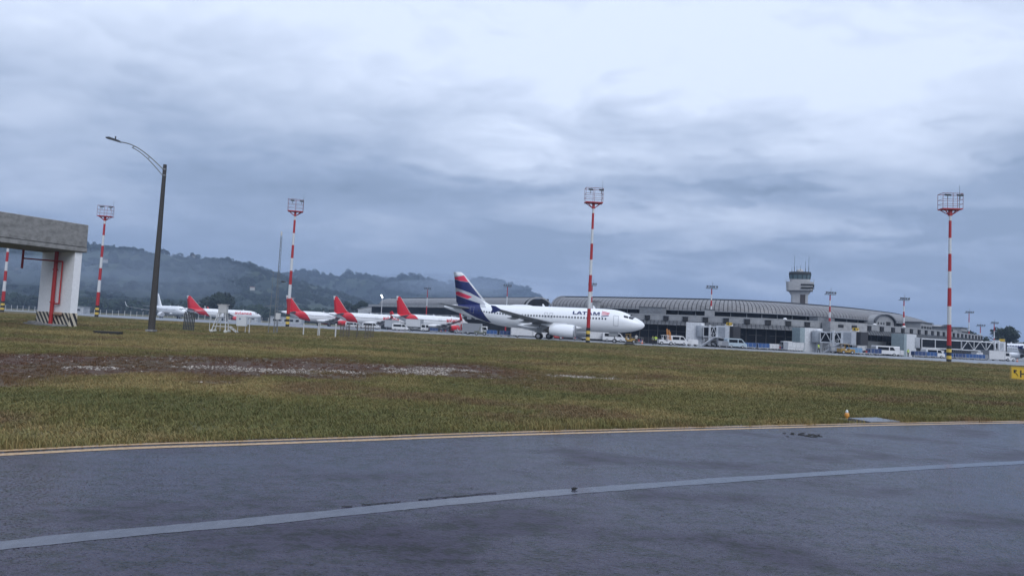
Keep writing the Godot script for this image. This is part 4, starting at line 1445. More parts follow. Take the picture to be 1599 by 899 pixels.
func masts():
	striped_mast(Vector3(11.1, 0.0, -91), "red and white mast standing in front of the blue tailed airliner", 20.0, 0.28, 0.05)
	striped_mast(Vector3(57.6, 0.0, -84), "tallest looking red and white mast, near the yellow sign on the right", 20.1, 0.27, -0.1)
	striped_mast(Vector3(-38.5, gy(-111), -111), "red and white mast rising beside the red airliner tails", 20.0, 0.30, 0.25)
	striped_mast(Vector3(-80.6, gy(-125), -125), "red and white mast between the concrete bridge and the street lamp", 19.6, 0.32, 0.2)
	striped_mast(Vector3(-103.0, gy(-130), -130), "red and white mast half hidden under the concrete bridge deck", 17.2, 0.32, 0.2)
	# small masts standing on the terminal roof or behind it
	for a in [[47.8, 6.3, -3.0, 7.2, 2.7, "small striped mast on the terminal roof above the first jet bridge"], [77.5, 6.3, -1.2, 7.0, 2.4, "small striped mast in front of the control tower"],
			[104.3, 6.3, -1.4, 7.5, 2.4, "small striped mast on the roof right of the arched dormer"], [20.0, 6.3, -3.0, 7.6, 2.2, "small mast on the roof just left of the tall mast by the airliner name"]]:
		roof_mast(arc_x(a[0]) + arc_frame(a[0]).z * a[2] + Vector3(0, a[1], 0), a[5], a[3], a[4])
	for a in [[-34.5, -262.0, 17.2, "small striped mast on the concourse left of the blue tail", 2.6], [-1.5, -214.0, 16.4, "small striped mast before the arched concourse end", 2.6],
			[172.0, -240.0, 17.0, "leftmost of the three thin masts by the right edge trees", 3.0], [178.5, -243.0, 12.4, "shorter middle one of the three thin masts at right", 3.0], [186.0, -246.0, 13.8, "rightmost of the three thin masts by the right edge trees", 2.6],
			[-18.0, -236.0, 17.5, "small mast half hidden behind the blue striped tail", 2.6]]:
		roof_mast(Vector3(a[0], gy(a[1]), a[1]), a[3], a[2], a[4])
	# lamp with two white lights far left of the terminal
	var T := thing("apron_lamp", "thin white lamp post with two lit heads above the grey hangar", "lamp post", Vector3(-54.5, gy(-270), -270))
	var mb := MB.new()
	mb.tube(Vector3.ZERO, Vector3(0, 14.0, 0), 0.2, 0.12, 8)
	obj("pole", mb, mat("pole_pale", 0.5, 0.5, 0.52, 0.5), T)
	for s in [[-0.35, 14.2], [0.1, 13.4]]:
		mb = MB.new()
		mb.turn(Vector3(s[0], s[1], 0.1), Vector3(0, 0, 1), [Vector2(0, 0.1), Vector2(0.1, 0.36), Vector2(0.3, 0.4), Vector2(0.34, 0.05)], 12)
		var lm := StandardMaterial3D.new()
		lm.albedo_color = Color(0.9, 0.9, 0.9); lm.emission_enabled = true; lm.emission = Color(1, 1, 0.98); lm.emission_energy_multiplier = 1.0
		obj("lamp_head", mb, lm, T)
		var ol := OmniLight3D.new()
		ol.name = "lamp_light"; ol.light_energy = 0.6; ol.omni_range = 60; ol.omni_attenuation = 2; ol.shadow_enabled = true; ol.light_size = 0.4
		ol.position = Vector3(s[0], s[1], 0.9)
		T.add_child(ol, true)

func airfield():
	var con := weathered("bridge_concrete", 0.26, 0.255, 0.25, 0.30, 0.33, 0.9)
	var paint := weathered("wall_white", 0.76, 0.76, 0.78, 0.06, 0.4, 0.7)
	var redp := mat("pipe_red", 0.36, 0.022, 0.022, 0.4)
	# ---- concrete bridge end on a white wall pier
	var dir := Vector3(-0.454, 0, 0.891)                       # along the deck towards the viewer
	var B := thing("concrete_bridge", "grey concrete bridge deck on a white pier with hazard stripes and red pipes", "bridge", Vector3(-36.4, 0, -54.0), atan2(dir.x, dir.z))
	# local: z towards the viewer along the deck, x towards the visible side
	var mb := MB.new()
	mb.prism(v2([0.0, 6.72, 0.05, 6.76, 0.05, 8.62, 0.0, 8.67, -0.35, 8.67, -0.38, 8.62, -0.38, 7.3, -4.7, 7.3, -4.7, 8.67, -5.1, 8.67, -5.1, 6.72]), -0.2, 38.0)
	obj("parapet", mb, con, B)
	mb = MB.new()
	mb.prism(v2([-0.02, 6.30, 0.09, 6.36, 0.09, 6.70, -5.16, 6.70, -5.16, 6.30]), -0.24, 38.0)
	obj("deck_slab", mb, con, B)
	for zz in [0.02, 30.0]:
		mb = MB.new()
		mb.box(Vector3(-2.55, 3.62, zz + 0.28), Vector3(4.9, 5.34, 0.56))
		var pier := obj("pier", mb, paint, B)
		mb = MB.new()
		mb.box(Vector3(-2.55, 0.50, zz + 0.28), Vector3(4.98, 1.3, 0.64))
		obj("pier_base", mb, mat("base_cream", 0.52, 0.46, 0.36, 0.7), pier)
		mb = MB.new()
		for k in 14:                                            # slanted stripes clipped to the two faces in view
			var xa: float = -6.4 + k * 0.56
			for pl in Geometry2D.intersect_polygons(v2([xa, 1.15, xa + 0.28, 1.15, xa + 1.48, -0.15, xa + 1.20, -0.15]), v2([-5.04, -0.15, -0.06, -0.15, -0.06, 1.15, -5.04, 1.15])): mb.prism(pl, zz + 0.6, zz + 0.608)
		for k in 3:
			var za: float = zz - 0.35 + k * 0.42
			for pl in Geometry2D.intersect_polygons(v2([za, -0.15, za + 0.2, -0.15, za + 0.75, 1.15, za + 0.55, 1.15]), v2([zz - 0.04, -0.15, zz + 0.6, -0.15, zz + 0.6, 1.15, zz - 0.04, 1.15])): mb.prism(pl, -0.004, 0.004, Transform3D(Basis(Vector3(0, 0, 1), Vector3(0, 1, 0), Vector3(-1, 0, 0)), Vector3(-0.058, 0, 0)))
		obj("hazard_stripes", mb, mat("band_black"), pier)
	mb = MB.new()
	mb.box(Vector3(-2.4, 0.05, 1.2), Vector3(4.4, 0.24, 1.1))
	mb.box(Vector3(-3.4, 0.22, 1.5), Vector3(1.2, 0.2, 0.5))
	obj("footing", mb, con, B)
	for pp in [[[-2.3, 0.15, 0.85], [-2.3, 6.28, 0.85], 0.15], [[-3.6, 6.28, 5.2], [-3.6, 3.2, 5.2], 0.14]]:
		mb = MB.new()
		mb.tube(Vector3(pp[0][0], pp[0][1], pp[0][2]), Vector3(pp[1][0], pp[1][1], pp[1][2]), pp[2], pp[2], 12)
		for y in [0.3, 0.75]:
			var q := Vector3(pp[0][0], lerpf(pp[0][1], pp[1][1], y), pp[0][2])
			mb.tube(q - Vector3(0, 0.06, 0), q + Vector3(0, 0.06, 0), pp[2] * 1.3, pp[2] * 1.3, 12)
		obj("fire_pipe", mb, redp, B)
	mb = MB.new()
	mb.pipe([Vector3(-4.3, 4.7, 2.4), Vector3(-4.3, 6.25, 2.4)], 0.09)
	mb.pipe([Vector3(-4.3, 5.55, 2.4), Vector3(-1.5, 5.45, 0.75), Vector3(-1.5, 1.9, 0.75), Vector3(-2.2, 1.85, 0.78)], 0.06)
	obj("branch_pipe", mb, redp, B)
	mb = MB.new()
	for k in 3: mb.turn(Vector3(-1.9 + k * 0.32, 1.02, 0.72), Vector3(1, 0, 0), [Vector2(-0.22, 0.05), Vector2(-0.15, 0.15), Vector2(0.12, 0.17), Vector2(0.2, 0.05)], 10)
	obj("hose_bundle", mb, mat("hose", 0.28, 0.18, 0.13, 0.9), B)
	# ---- street lamp
	var S := thing("street_lamp", "tall dark street lamp with curved double arm, left of the white airliner", "street lamp", Vector3(-29.0, 0, -52.0))
	var dk := weathered("pole_dark", 0.060, 0.055, 0.052, 0.4, 1.2, 0.8)
	mb = MB.new()
	var rings := []
	for q in [[-0.1, 0.27], [0.4, 0.265], [13.7, 0.135]]:
		var r := PackedVector3Array()
		for j in 8: r.append(Vector3(cos(TAU * (j + 0.5) / 8) * q[1], q[0], sin(TAU * (j + 0.5) / 8) * q[1]))
		rings.append(r)
	mb.loft(rings)
	obj("pole", mb, dk, S)
	mb = MB.new()
	mb.box(Vector3(0.0, 0.10, 0), Vector3(0.62, 0.14, 0.62))
	obj("base_plate", mb, con, S)
	mb = MB.new()
	var up := []
	var lo := []
	for k in 13:
		var u := k / 12.0
		var c := Vector3(-0.05 - 3.85 * u, 13.25 + 2.15 * sin(u * PI * 0.5), 0)
		up.append(c)
		if k <= 10: lo.append(Vector3(-0.05 - 3.3 * u, 12.72 + 2.42 * sin(u * PI * 0.46), 0))
	mb.pipe(up, 0.045)
	mb.pipe(lo, 0.04)
	mb.bar(up[4], lo[5], 0.05); mb.bar(up[8], lo[10], 0.05)
	obj("arm", mb, mat("galvanised", 0.20, 0.21, 0.22, 0.5, 0.4), S)
	mb = MB.new()
	mb.prism(v2([-3.85, 15.36, -4.75, 15.58, -4.95, 15.62, -4.98, 15.72, -4.7, 15.76, -3.9, 15.52]), -0.17, 0.17)
	var lum := obj("luminaire", mb, mat("lamp_housing"), S)
	mb = MB.new()
	mb.tube(Vector3(-4.25, 15.62, 0), Vector3(-4.25, 15.85, 0), 0.05, 0.05, 8)
	obj("light_sensor", mb, mat("lamp_housing"), lum)
	for y in [12.8, 13.3]:
		mb = MB.new()
		mb.tube(Vector3(0, y - 0.05, 0), Vector3(0, y + 0.05, 0), 0.17, 0.17, 10)
		obj("clamp", mb, mat("galvanised"), S)
	# ---- yellow guidance sign
	var G := thing("taxiway_sign", "yellow airfield sign with black arrow and letter at the right edge", "sign", Vector3(33.25, 0.0, -42.0), -0.28)
	mb = MB.new()
	mb.box(Vector3(0.75, 0.47, 0), Vector3(2.1, 0.76, 0.16))
	var pn := obj("panel", mb, mat("sign_yellow", 0.62, 0.40, 0.03, 0.45), G)
	mb = MB.new()
	for e in [[0.75, 0.87, 2.16, 0.05], [0.75, 0.07, 2.16, 0.05]]: mb.box(Vector3(e[0], e[1], 0), Vector3(e[2], e[3], 0.2))
	for xx in [-0.32, 1.82]: mb.box(Vector3(xx, 0.47, 0), Vector3(0.05, 0.85, 0.2))
	obj("frame", mb, mat("sign_frame", 0.45, 0.30, 0.05, 0.5), G)
	mb = MB.new()
	mb.bar(Vector3(0.04, 0.30, 0.086), Vector3(-0.14, 0.60, 0.086), 0.06, 0.012)
	mb.prism(v2([-0.21, 0.70, -0.02, 0.67, -0.03, 0.60, -0.09, 0.61, -0.13, 0.57, -0.135, 0.48, -0.20, 0.47]), 0.081, 0.094)
	obj("arrow", mb, mat("band_black"), pn)
	mb = MB.new()
	for xx in [0.19, 0.43]: mb.box(Vector3(xx, 0.45, 0.086), Vector3(0.075, 0.46, 0.012))
	mb.box(Vector3(0.31, 0.45, 0.0855), Vector3(0.165, 0.08, 0.011))
	obj("letter", mb, mat("band_black"), pn)
	for xx in [-0.1, 1.6]:
		mb = MB.new()
		mb.box(Vector3(xx, 0.0, 0), Vector3(0.08, 0.12, 0.08))
		obj("leg", mb, mat("galvanised"), G)
	# ---- edge light and its concrete pad beside the taxiway
	var E := thing("edge_light", "small orange taxiway edge light with pale dome in the grass", "light", Vector3(8.77, -0.03, -16.6))
	E.scale = Vector3.ONE * 0.62
	mb = MB.new()
	mb.turn(Vector3.ZERO, Vector3.UP, [Vector2(0, 0.06), Vector2(0.06, 0.06), Vector2(0.08, 0.10), Vector2(0.20, 0.085), Vector2(0.22, 0.05)], 14)
	obj("body", mb, mat("light_orange", 0.62, 0.27, 0.05, 0.5), E)
	mb = MB.new()
	mb.turn(Vector3(0, 0.22, 0), Vector3.UP, [Vector2(0, 0.05), Vector2(0.05, 0.055), Vector2(0.10, 0.04), Vector2(0.12, 0.004)], 12)
	obj("lens", mb, mat("lens_pale", 0.6, 0.62, 0.62, 0.15), E)
	mb = MB.new()
	mb.box(Vector3(9.15, -0.005, -16.05), Vector3(1.05, 0.08, 0.62), Basis(Vector3.UP, 0.42))
	tag(obj("concrete_pad", mb, weathered("pad_wet", 0.16, 0.16, 0.17, 0.4, 0.8, 0.25)), "flat wet concrete pad beside the orange edge light", "pad")
	# scraps on the asphalt
	mb = MB.new()
	mb.prism(v2([-0.06, 0, 0.02, 0, 0.07, 0.03, 0.0, 0.05, -0.07, 0.035]), -0.02, 0.02, Transform3D(Basis(Vector3.UP, 0.4), Vector3(0.86, 0.005, -7.72)).scaled_local(Vector3.ONE * 0.55))
	tag(obj("rubber_scrap", mb, mat("tyre")), "small black rubber scrap on the pale sealed strip", "scrap")
	mb = MB.new()
	for k in 26:
		var q := Vector3(6.05 + rng.randfn(0, 0.22), 0.006, -13.05 + rng.randfn(0, 0.13))
		mb.box(q, Vector3(rng.randf_range(0.03, 0.12), 0.006, rng.randf_range(0.02, 0.06)), Basis(Vector3.UP, rng.randf() * TAU))
	tag(obj("grass_clippings", mb, mat("clippings", 0.02, 0.02, 0.018, 0.9)), "dark patch of wet clippings on the taxiway below the edge light", "debris")
	# low dark drain kerb in the grass left, dark hump near the nose wheel
	mb = MB.new()
	mb.box(Vector3(-27.6, 0.03, -44.2), Vector3(1.7, 0.22, 0.5), Basis(Vector3.UP, 0.05))
	mb.box(Vector3(-27.6, 0.145, -44.2), Vector3(1.75, 0.03, 0.55), Basis(Vector3.UP, 0.05))
	tag(obj("drain_kerb", mb, mat("dark_concrete", 0.035, 0.033, 0.03, 0.9)), "low dark drain kerb in the grass before the bridge pier", "kerb")
	mb = MB.new()
	mb.prism(v2([-0.8, 0, 0.8, 0, 0.7, 0.22, 0.4, 0.36, -0.45, 0.36, -0.72, 0.2]), -0.4, 0.4, Transform3D(Basis(), Vector3(17.4, -0.05, -93.0)))
	tag(obj("dark_hump", mb, mat("dark_concrete")), "black hump in the grass below the airliner nose wheel", "cover")
	weather_station()

func post(at: Vector3, h: float, r: float, label: String, group := "white posts of the weather station") -> Node3D:
	var T := thing("white_post", label, "post", at, 0.0, group)
	var mb := MB.new()
	mb.tube(Vector3.ZERO, Vector3(0, h, 0), r, r, 8)
	obj("shaft", mb, mat("post_white", 0.6, 0.6, 0.6, 0.6), T)
	mb = MB.new()
	mb.tube(Vector3(0, h, 0), Vector3(0, h + 0.06, 0), r * 1.3, r * 1.1, 8)
	obj("cap", mb, mat("post_white"), T)
	return T
func weather_station():
	var white := mat("post_white")
	# louvred screen on splayed legs
	var T := thing("instrument_shelter", "white louvred instrument shelter high on splayed legs", "shelter", Vector3(-26.9, -0.03, -60.0), 0.12)
	var mb := MB.new()
	mb.box(Vector3(0, 2.15, 0), Vector3(0.72, 0.72, 0.6))
	var bx := obj("box", mb, white, T)
	for k in 6:
		mb = MB.new()
		mb.box(Vector3(0, 1.86 + k * 0.115, 0.33), Vector3(0.66, 0.07, 0.05), Basis(Vector3(1, 0, 0), -0.5))
		obj("louvre", mb, mat("louvre_white", 0.5, 0.5, 0.5, 0.6), bx)
	mb = MB.new()
	mb.prism(v2([-0.45, 2.52, 0.45, 2.56, 0.45, 2.62, -0.45, 2.58]), -0.4, 0.4)
	obj("lid", mb, white, bx)
	for s in [[-1, -1], [1, -1], [1, 1], [-1, 1]]:
		mb = MB.new()
		mb.bar(Vector3(s[0] * 0.33, 1.82, s[1] * 0.27), Vector3(s[0] * 0.62 - 0.15, 0.1, s[1] * 0.5), 0.07)
		obj("leg", mb, white, T)
		mb = MB.new()
		mb.turn(Vector3(s[0] * 0.62 - 0.15, 0.0, s[1] * 0.5), Vector3.UP, [Vector2(0, 0.15), Vector2(0.16, 0.17), Vector2(0.24, 0.08)], 10)
		obj("foot", mb, mat("foot_cream", 0.48, 0.47, 0.43, 0.8), T)
	mb = MB.new()
	mb.bar(Vector3(-0.7, 0.55, 0.42), Vector3(0.4, 0.55, 0.42), 0.06)
	mb.bar(Vector3(-0.7, 0.55, -0.42), Vector3(0.4, 0.55, -0.42), 0.06)
	obj("brace", mb, white, T)
	var W := thing("step_ladder", "short white step ladder leaning in the grass by the shelter", "ladder", Vector3(-25.75, -0.03, -60.0))
	for s in [-1, 1]:
		mb = MB.new()
		mb.bar(Vector3(-0.45, 0.6, 0.22 * s), Vector3(0.35, 0.02, 0.22 * s), 0.06)
		obj("rail", mb, white, W)
		mb = MB.new()
		mb.bar(Vector3(-0.45, 0.6, 0.22 * s), Vector3(-0.5, 0.02, 0.22 * s), 0.05)
		obj("leg", mb, white, W)
	for k in 3:
		mb = MB.new()
		mb.box(Vector3(-0.32 + k * 0.24, 0.52 - k * 0.17, 0), Vector3(0.16, 0.03, 0.44))
		obj("tread", mb, white, W)
	var X := thing("instrument_box", "white instrument box on two posts right of the louvred shelter", "box", Vector3(-25.9, -0.03, -62.0), 0.05)
	mb = MB.new()
	mb.box(Vector3(0, 1.12, 0), Vector3(0.9, 0.95, 0.4))
	obj("cabinet", mb, mat("cabinet_pale", 0.55, 0.56, 0.58, 0.5), X)
	mb = MB.new()
	mb.box(Vector3(-0.15, 1.32, 0.205), Vector3(0.14, 0.16, 0.015))
	obj("plate", mb, mat("plate_blue", 0.08, 0.12, 0.2, 0.5), X)
	for s in [-1, 1]:
		mb = MB.new()
		mb.tube(Vector3(0.36 * s, 0, 0), Vector3(0.36 * s, 0.68, 0), 0.03, 0.03, 8)
		obj("leg", mb, white, X)
	var D := thing("slatted_screen", "dark slatted screen leaning in the grass by the street lamp", "screen", Vector3(-30.5, -0.03, -61.0), 0.35)
	for k in 7:
		mb = MB.new()
		mb.box(Vector3(-0.42 + k * 0.14, 0.92 - 0.02 * k, 0), Vector3(0.10, 1.75, 0.06), Basis(Vector3(0, 0, 1), -0.03))
		obj("slat", mb, weathered("slat_dark", 0.055, 0.06, 0.065, 0.4, 0.9, 0.7), D)
	for y in [0.4, 1.5]:
		mb = MB.new()
		mb.box(Vector3(0, y, -0.06), Vector3(1.0, 0.07, 0.05))
		obj("rail", mb, mat("slat_dark"), D)
	post(Vector3(-27.75, -0.03, -61.5), 2.6, 0.035, "thin tall white rod left of the louvred shelter")
	post(Vector3(-28.3, -0.03, -60.5), 1.5, 0.03, "white post nearest to the dark slatted screen")
	post(Vector3(-24.95, -0.03, -61.5), 1.35, 0.045, "white post just right of the instrument box")
	post(Vector3(-20.4, -0.03, -63.5), 1.05, 0.06, "short white post alone between striped mast and wire pen")
	post(Vector3(-18.95, -0.03, -63.5), 1.2, 0.05, "left one of the close pair of white posts")
	post(Vector3(-18.78, -0.03, -63.4), 1.25, 0.05, "right one of the close pair of white posts")
	post(Vector3(-16.95, -0.03, -62.5), 1.25, 0.07, "stout white post at the corner of the wire pen")
	# lattice mast with a slim pole beside it
	var Lm := thing("lattice_mast", "thin grey lattice mast with a white box, left of the striped mast", "mast", Vector3(-23.8, -0.03, -65.0))
	var gm := mat("galvanised")
	for c in [[0.0, 0.16], [-0.14, -0.08], [0.14, -0.08]]:
		mb = MB.new()
		mb.tube(Vector3(c[0], 0, c[1]), Vector3(c[0] * 0.5, 9.9, c[1] * 0.5), 0.022, 0.018, 6)
		obj("leg", mb, gm, Lm)
	mb = MB.new()
	for k in 24:
		var c := [Vector3(0, 0, 0.16), Vector3(-0.14, 0, -0.08), Vector3(0.14, 0, -0.08)]
		var y := k * 0.41
		var f := 1.0 - 0.5 * y / 9.9
		for e in 3: mb.bar(c[e] * f + Vector3(0, y, 0), c[(e + 1) % 3] * f + Vector3(0, y + 0.41, 0), 0.014)
	obj("lattice", mb, gm, Lm)
	mb = MB.new()
	mb.turn(Vector3(0, 9.9, 0), Vector3.UP, [Vector2(0, 0.03), Vector2(0.12, 0.09), Vector2(0.42, 0.08), Vector2(0.5, 0.01)], 10)
	obj("sensor", mb, white, Lm)
	mb = MB.new()
	mb.box(Vector3(0.3, 1.75, 0.1), Vector3(0.42, 0.62, 0.3))
	obj("cabinet", mb, white, Lm)
	mb = MB.new()
	mb.bar(Vector3(-1.1, 2.75, 0), Vector3(0.6, 2.75, 0), 0.05)
	mb.bar(Vector3(0.3, 0, 0.1), Vector3(0.3, 1.5, 0.1), 0.07)
	mb.bar(Vector3(0.0, 5.3, 0), Vector3(0.35, 5.3, 0), 0.03)
	obj("cross_arm", mb, gm, Lm)
	mb = MB.new()
	mb.turn(Vector3(0.5, 5.27, 0), Vector3(1, 0.0, 0), [Vector2(-0.25, 0.02), Vector2(0, 0.10), Vector2(0.3, 0.02)], 8)
	obj("obstruction_light", mb, mat("lamp_housing"), Lm)
	var Sp := thing("slim_pole", "slim grey pole standing just left of the lattice mast", "pole", Vector3(-24.5, -0.03, -65.2))
	mb = MB.new()
	mb.tube(Vector3.ZERO, Vector3(0.1, 6.3, 0), 0.035, 0.02, 6)
	obj("shaft", mb, gm, Sp)
	mb = MB.new()
	mb.bar(Vector3(-0.2, 6.2, 0), Vector3(0.4, 6.2, 0), 0.025)
	obj("cross_arm", mb, gm, Sp)
	# wire pen
	var F := thing("wire_fence", "low rusty wire mesh pen in front of the red tailed airliners", "fence", Vector3(-16.5, -0.03, -62.5))
	var rust := mat("rust_wire", 0.10, 0.085, 0.075, 0.8)
	var pts := [Vector3(0, 0, 0), Vector3(2.5, 0, 0.3), Vector3(2.7, 0, -2.5), Vector3(0.2, 0, -2.8)]
	for e in 4:
		var a: Vector3 = pts[e]
		var b: Vector3 = pts[(e + 1) % 4]
		for k in 3:
			mb = MB.new()
			mb.tube(a.lerp(b, k / 3.0), a.lerp(b, k / 3.0) + Vector3(0, 1.4, 0), 0.03, 0.03, 6)
			obj("post", mb, rust, F)
		mb = MB.new()
		for k in 26: mb.bar(a.lerp(b, k / 26.0) + Vector3(0, 0.05, 0), a.lerp(b, k / 26.0) + Vector3(0, 1.3, 0), 0.006)
		for k in 12: mb.bar(a + Vector3(0, 0.1 + k * 0.105, 0), b + Vector3(0, 0.1 + k * 0.105, 0), 0.006)
		obj("wire_mesh", mb, rust, F)

# ------------------------------------------------------------------ jet bridges, vehicles, people, trees, far buildings
func jet_bridge(at: Vector3, to: Vector3, label: String, tw: float, th: float, shaded_left: bool, glass_len: float):
	var f := to - at
	f.y = 0
	var L := f.length()
	var J := thing("jet_bridge", label, "jet bridge", Vector3(at.x, gy(at.z) + 0.01, at.z), atan2(-f.z, f.x), "jet bridges along the terminal")
	var white := weathered("bridge_white", 0.62, 0.63, 0.65, 0.16, 0.25, 0.5)
	var gr := weathered("bridge_grey", 0.34, 0.36, 0.39, 0.15, 0.3, 0.5)
	var dark := mat("glass_dark")
	var back := Basis(Vector3.UP, -J.rotation.y + arc_frame(at.x).get_euler().y)
	# fixed pier block, squared to the terminal
	var mb := MB.new()
	mb.box(back * Vector3(0, th * 0.5, 0), Vector3(tw, th, 3.4), back)
	var tower := obj("pier_block", mb, white, J)
	mb = MB.new()
	for k in int(tw / 0.55): mb.box(back * Vector3(-tw * 0.5 + 0.3 + k * 0.55, th * 0.5, 1.705), Vector3(0.03, th - 0.1, 0.02), back)
	obj("panel_joint", mb, mat("joint_grey", 0.40, 0.41, 0.43, 0.6), tower)
	if shaded_left:
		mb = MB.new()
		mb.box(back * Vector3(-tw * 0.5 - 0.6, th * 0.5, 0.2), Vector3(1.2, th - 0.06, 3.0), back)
		obj("shaded_side", mb, weathered("panel_teal", 0.26, 0.32, 0.34, 0.15, 0.25, 0.5), tower)  # shade on the block's left face, put into this teal colour
	# rotunda
	mb = MB.new()
	mb.turn(Vector3(tw * 0.5 + 0.4, 2.2, 0.6), Vector3.UP, [Vector2(0, 0.9), Vector2(0.05, 1.35), Vector2(2.55, 1.35), Vector2(2.6, 0.9)], 20)
	obj("rotunda", mb, gr, J)
	mb = MB.new()
	mb.tube(Vector3(tw * 0.5 + 0.4, 0, 0.6), Vector3(tw * 0.5 + 0.4, 2.2, 0.6), 0.35, 0.35, 12)
	mb.turn(Vector3(tw * 0.5 + 0.4, 4.8, 0.6), Vector3.UP, [Vector2(0, 0.5), Vector2(0.3, 0.5), Vector2(0.5, 0.2)], 10)
	obj("column", mb, white, J)
	# telescoping tunnel: dark glass between white chords and diagonals
	var x0 := tw * 0.5 + 1.6
	var x1 := L - 3.2
	var n := 2
	for k in n:
		var a := lerpf(x0, x1, float(k) / n)
		var b := lerpf(x0, x1, float(k + 1) / n)
		var hw := 1.25 + 0.12 * k
		var y0 := 2.35 - 0.06 * k
		var y1 := 4.55 + 0.08 * k
		mb = MB.new()
		mb.box(Vector3((a + b) * 0.5, (y0 + y1) * 0.5, 0.6), Vector3(b - a, y1 - y0 - 0.1, hw * 2 - 0.12))
		var tun := obj("tunnel", mb, dark, J)
		mb = MB.new()
		for s in [-1, 1]:
			for y in [y0, y1]: mb.box(Vector3((a + b) * 0.5, y, 0.6 + s * hw), Vector3(b - a, 0.24, 0.16))
			var bays := maxi(1, int((b - a) / 4.2))
			for j in bays + 1:
				var xx := lerpf(a, b, float(j) / bays)
				mb.box(Vector3(xx, (y0 + y1) * 0.5, 0.6 + s * hw), Vector3(0.16, y1 - y0, 0.14))
				if j < bays and (k == 1 or glass_len < 0.5):
					var xn := lerpf(a, b, (j + 1.0) / bays)
					var xm := (xx + xn) * 0.5
					mb.bar(Vector3(xx, y0, 0.6 + s * hw), Vector3(xm, y1, 0.6 + s * hw), 0.13)
					mb.bar(Vector3(xm, y1, 0.6 + s * hw), Vector3(xn, y0, 0.6 + s * hw), 0.13)
		mb.box(Vector3((a + b) * 0.5, y1 + 0.08, 0.6), Vector3(b - a, 0.1, hw * 2))
		mb.box(Vector3((a + b) * 0.5, y0 - 0.04, 0.6), Vector3(b - a, 0.1, hw * 2))
		obj("truss", mb, white, tun)
	# cab with grey side shutter, hood and black bellows
	mb = MB.new()
	mb.box(Vector3(L - 1.7, 3.5, 0.6), Vector3(3.2, 2.9, 3.3))
	var cab := obj("cab", mb, white, J)
	for s in [-1, 1]:
		mb = MB.new()
		mb.box(Vector3(L - 1.9, 3.45, 0.6 + s * 1.66), Vector3(1.7, 2.4, 0.06))
		for k in 3: mb.box(Vector3(L - 1.9, 2.5 + k * 0.8, 0.6 + s * 1.70), Vector3(1.7, 0.05, 0.03))
		obj("shutter", mb, gr, cab)
	for k in 2:
		mb = MB.new()
		mb.box(Vector3(L - 0.08, 3.6, 0.1 + k * 1.0), Vector3(0.06, 1.5, 0.75))
		obj("cab_window", mb, dark, cab)
	mb = MB.new()
	for k in 4: mb.box(Vector3(L + 0.1 + k * 0.22, 3.5, 0.6), Vector3(0.14, 2.8 - 0.06 * (k % 2), 3.1 - 0.1 * (k % 2)))
	obj("bellows", mb, mat("bellows", 0.03, 0.03, 0.034, 0.8), cab)
	mb = MB.new()
	mb.box(Vector3(L - 1.2, 5.15, 0.6), Vector3(1.1, 0.36, 1.5))
	obj("air_unit", mb, white, cab)
	mb = MB.new()
	mb.box(Vector3(L - 0.5, 5.4, 1.6), Vector3(0.9, 0.62, 0.9))
	var sg := obj("gate_sign", mb, mat("sign_yellow"), cab)
	mb = MB.new()
	mb.box(Vector3(L - 0.5, 5.4, 2.06), Vector3(0.34, 0.36, 0.02))
	mb.box(Vector3(L - 0.04, 5.4, 1.6), Vector3(0.02, 0.36, 0.34))
	obj("sign_face", mb, mat("band_black"), sg)
	# drive column with wheels, service stair
	mb = MB.new()
	for s in [-1, 1]:
		mb.box(Vector3(L - 5.0, 2.7, 0.6 + s * 1.55), Vector3(0.4, 4.6, 0.3))
		mb.box(Vector3(L - 5.0, 0.75, 0.6 + s * 1.0), Vector3(1.6, 0.4, 0.3))
	mb.box(Vector3(L - 5.0, 1.7, 0.6), Vector3(0.5, 0.4, 3.0))
	obj("lift_column", mb, white, J)
	for s in [-1.0, 1.0]: wheel(J, Vector3(L - 5.0, 0.5, 0.6 + s), 0.5, 0.4)
	mb = MB.new()
	for s in [1.75, 2.65]:
		mb.bar(Vector3(L - 3.3, 2.3, s + 0.6), Vector3(L - 6.6, 0.1, s + 0.6), 0.1, 0.25)
		mb.bar(Vector3(L - 3.3, 3.3, s + 0.6), Vector3(L - 6.6, 1.1, s + 0.6), 0.06)
		for k in 4: mb.bar(Vector3(L - 3.3 - k * 1.1, 2.3 - k * 0.73, s + 0.6), Vector3(L - 3.3 - k * 1.1, 3.3 - k * 0.73, s + 0.6), 0.05)
	mb.box(Vector3(L - 2.6, 2.3, 2.8), Vector3(1.5, 0.1, 1.1))
	var stair := obj("stair", mb, white, J)
	for k in 9:
		mb = MB.new()
		mb.box(Vector3(L - 3.5 - k * 0.35, 2.15 - k * 0.235, 2.8), Vector3(0.3, 0.05, 0.86))
		obj("tread", mb, gr, stair)

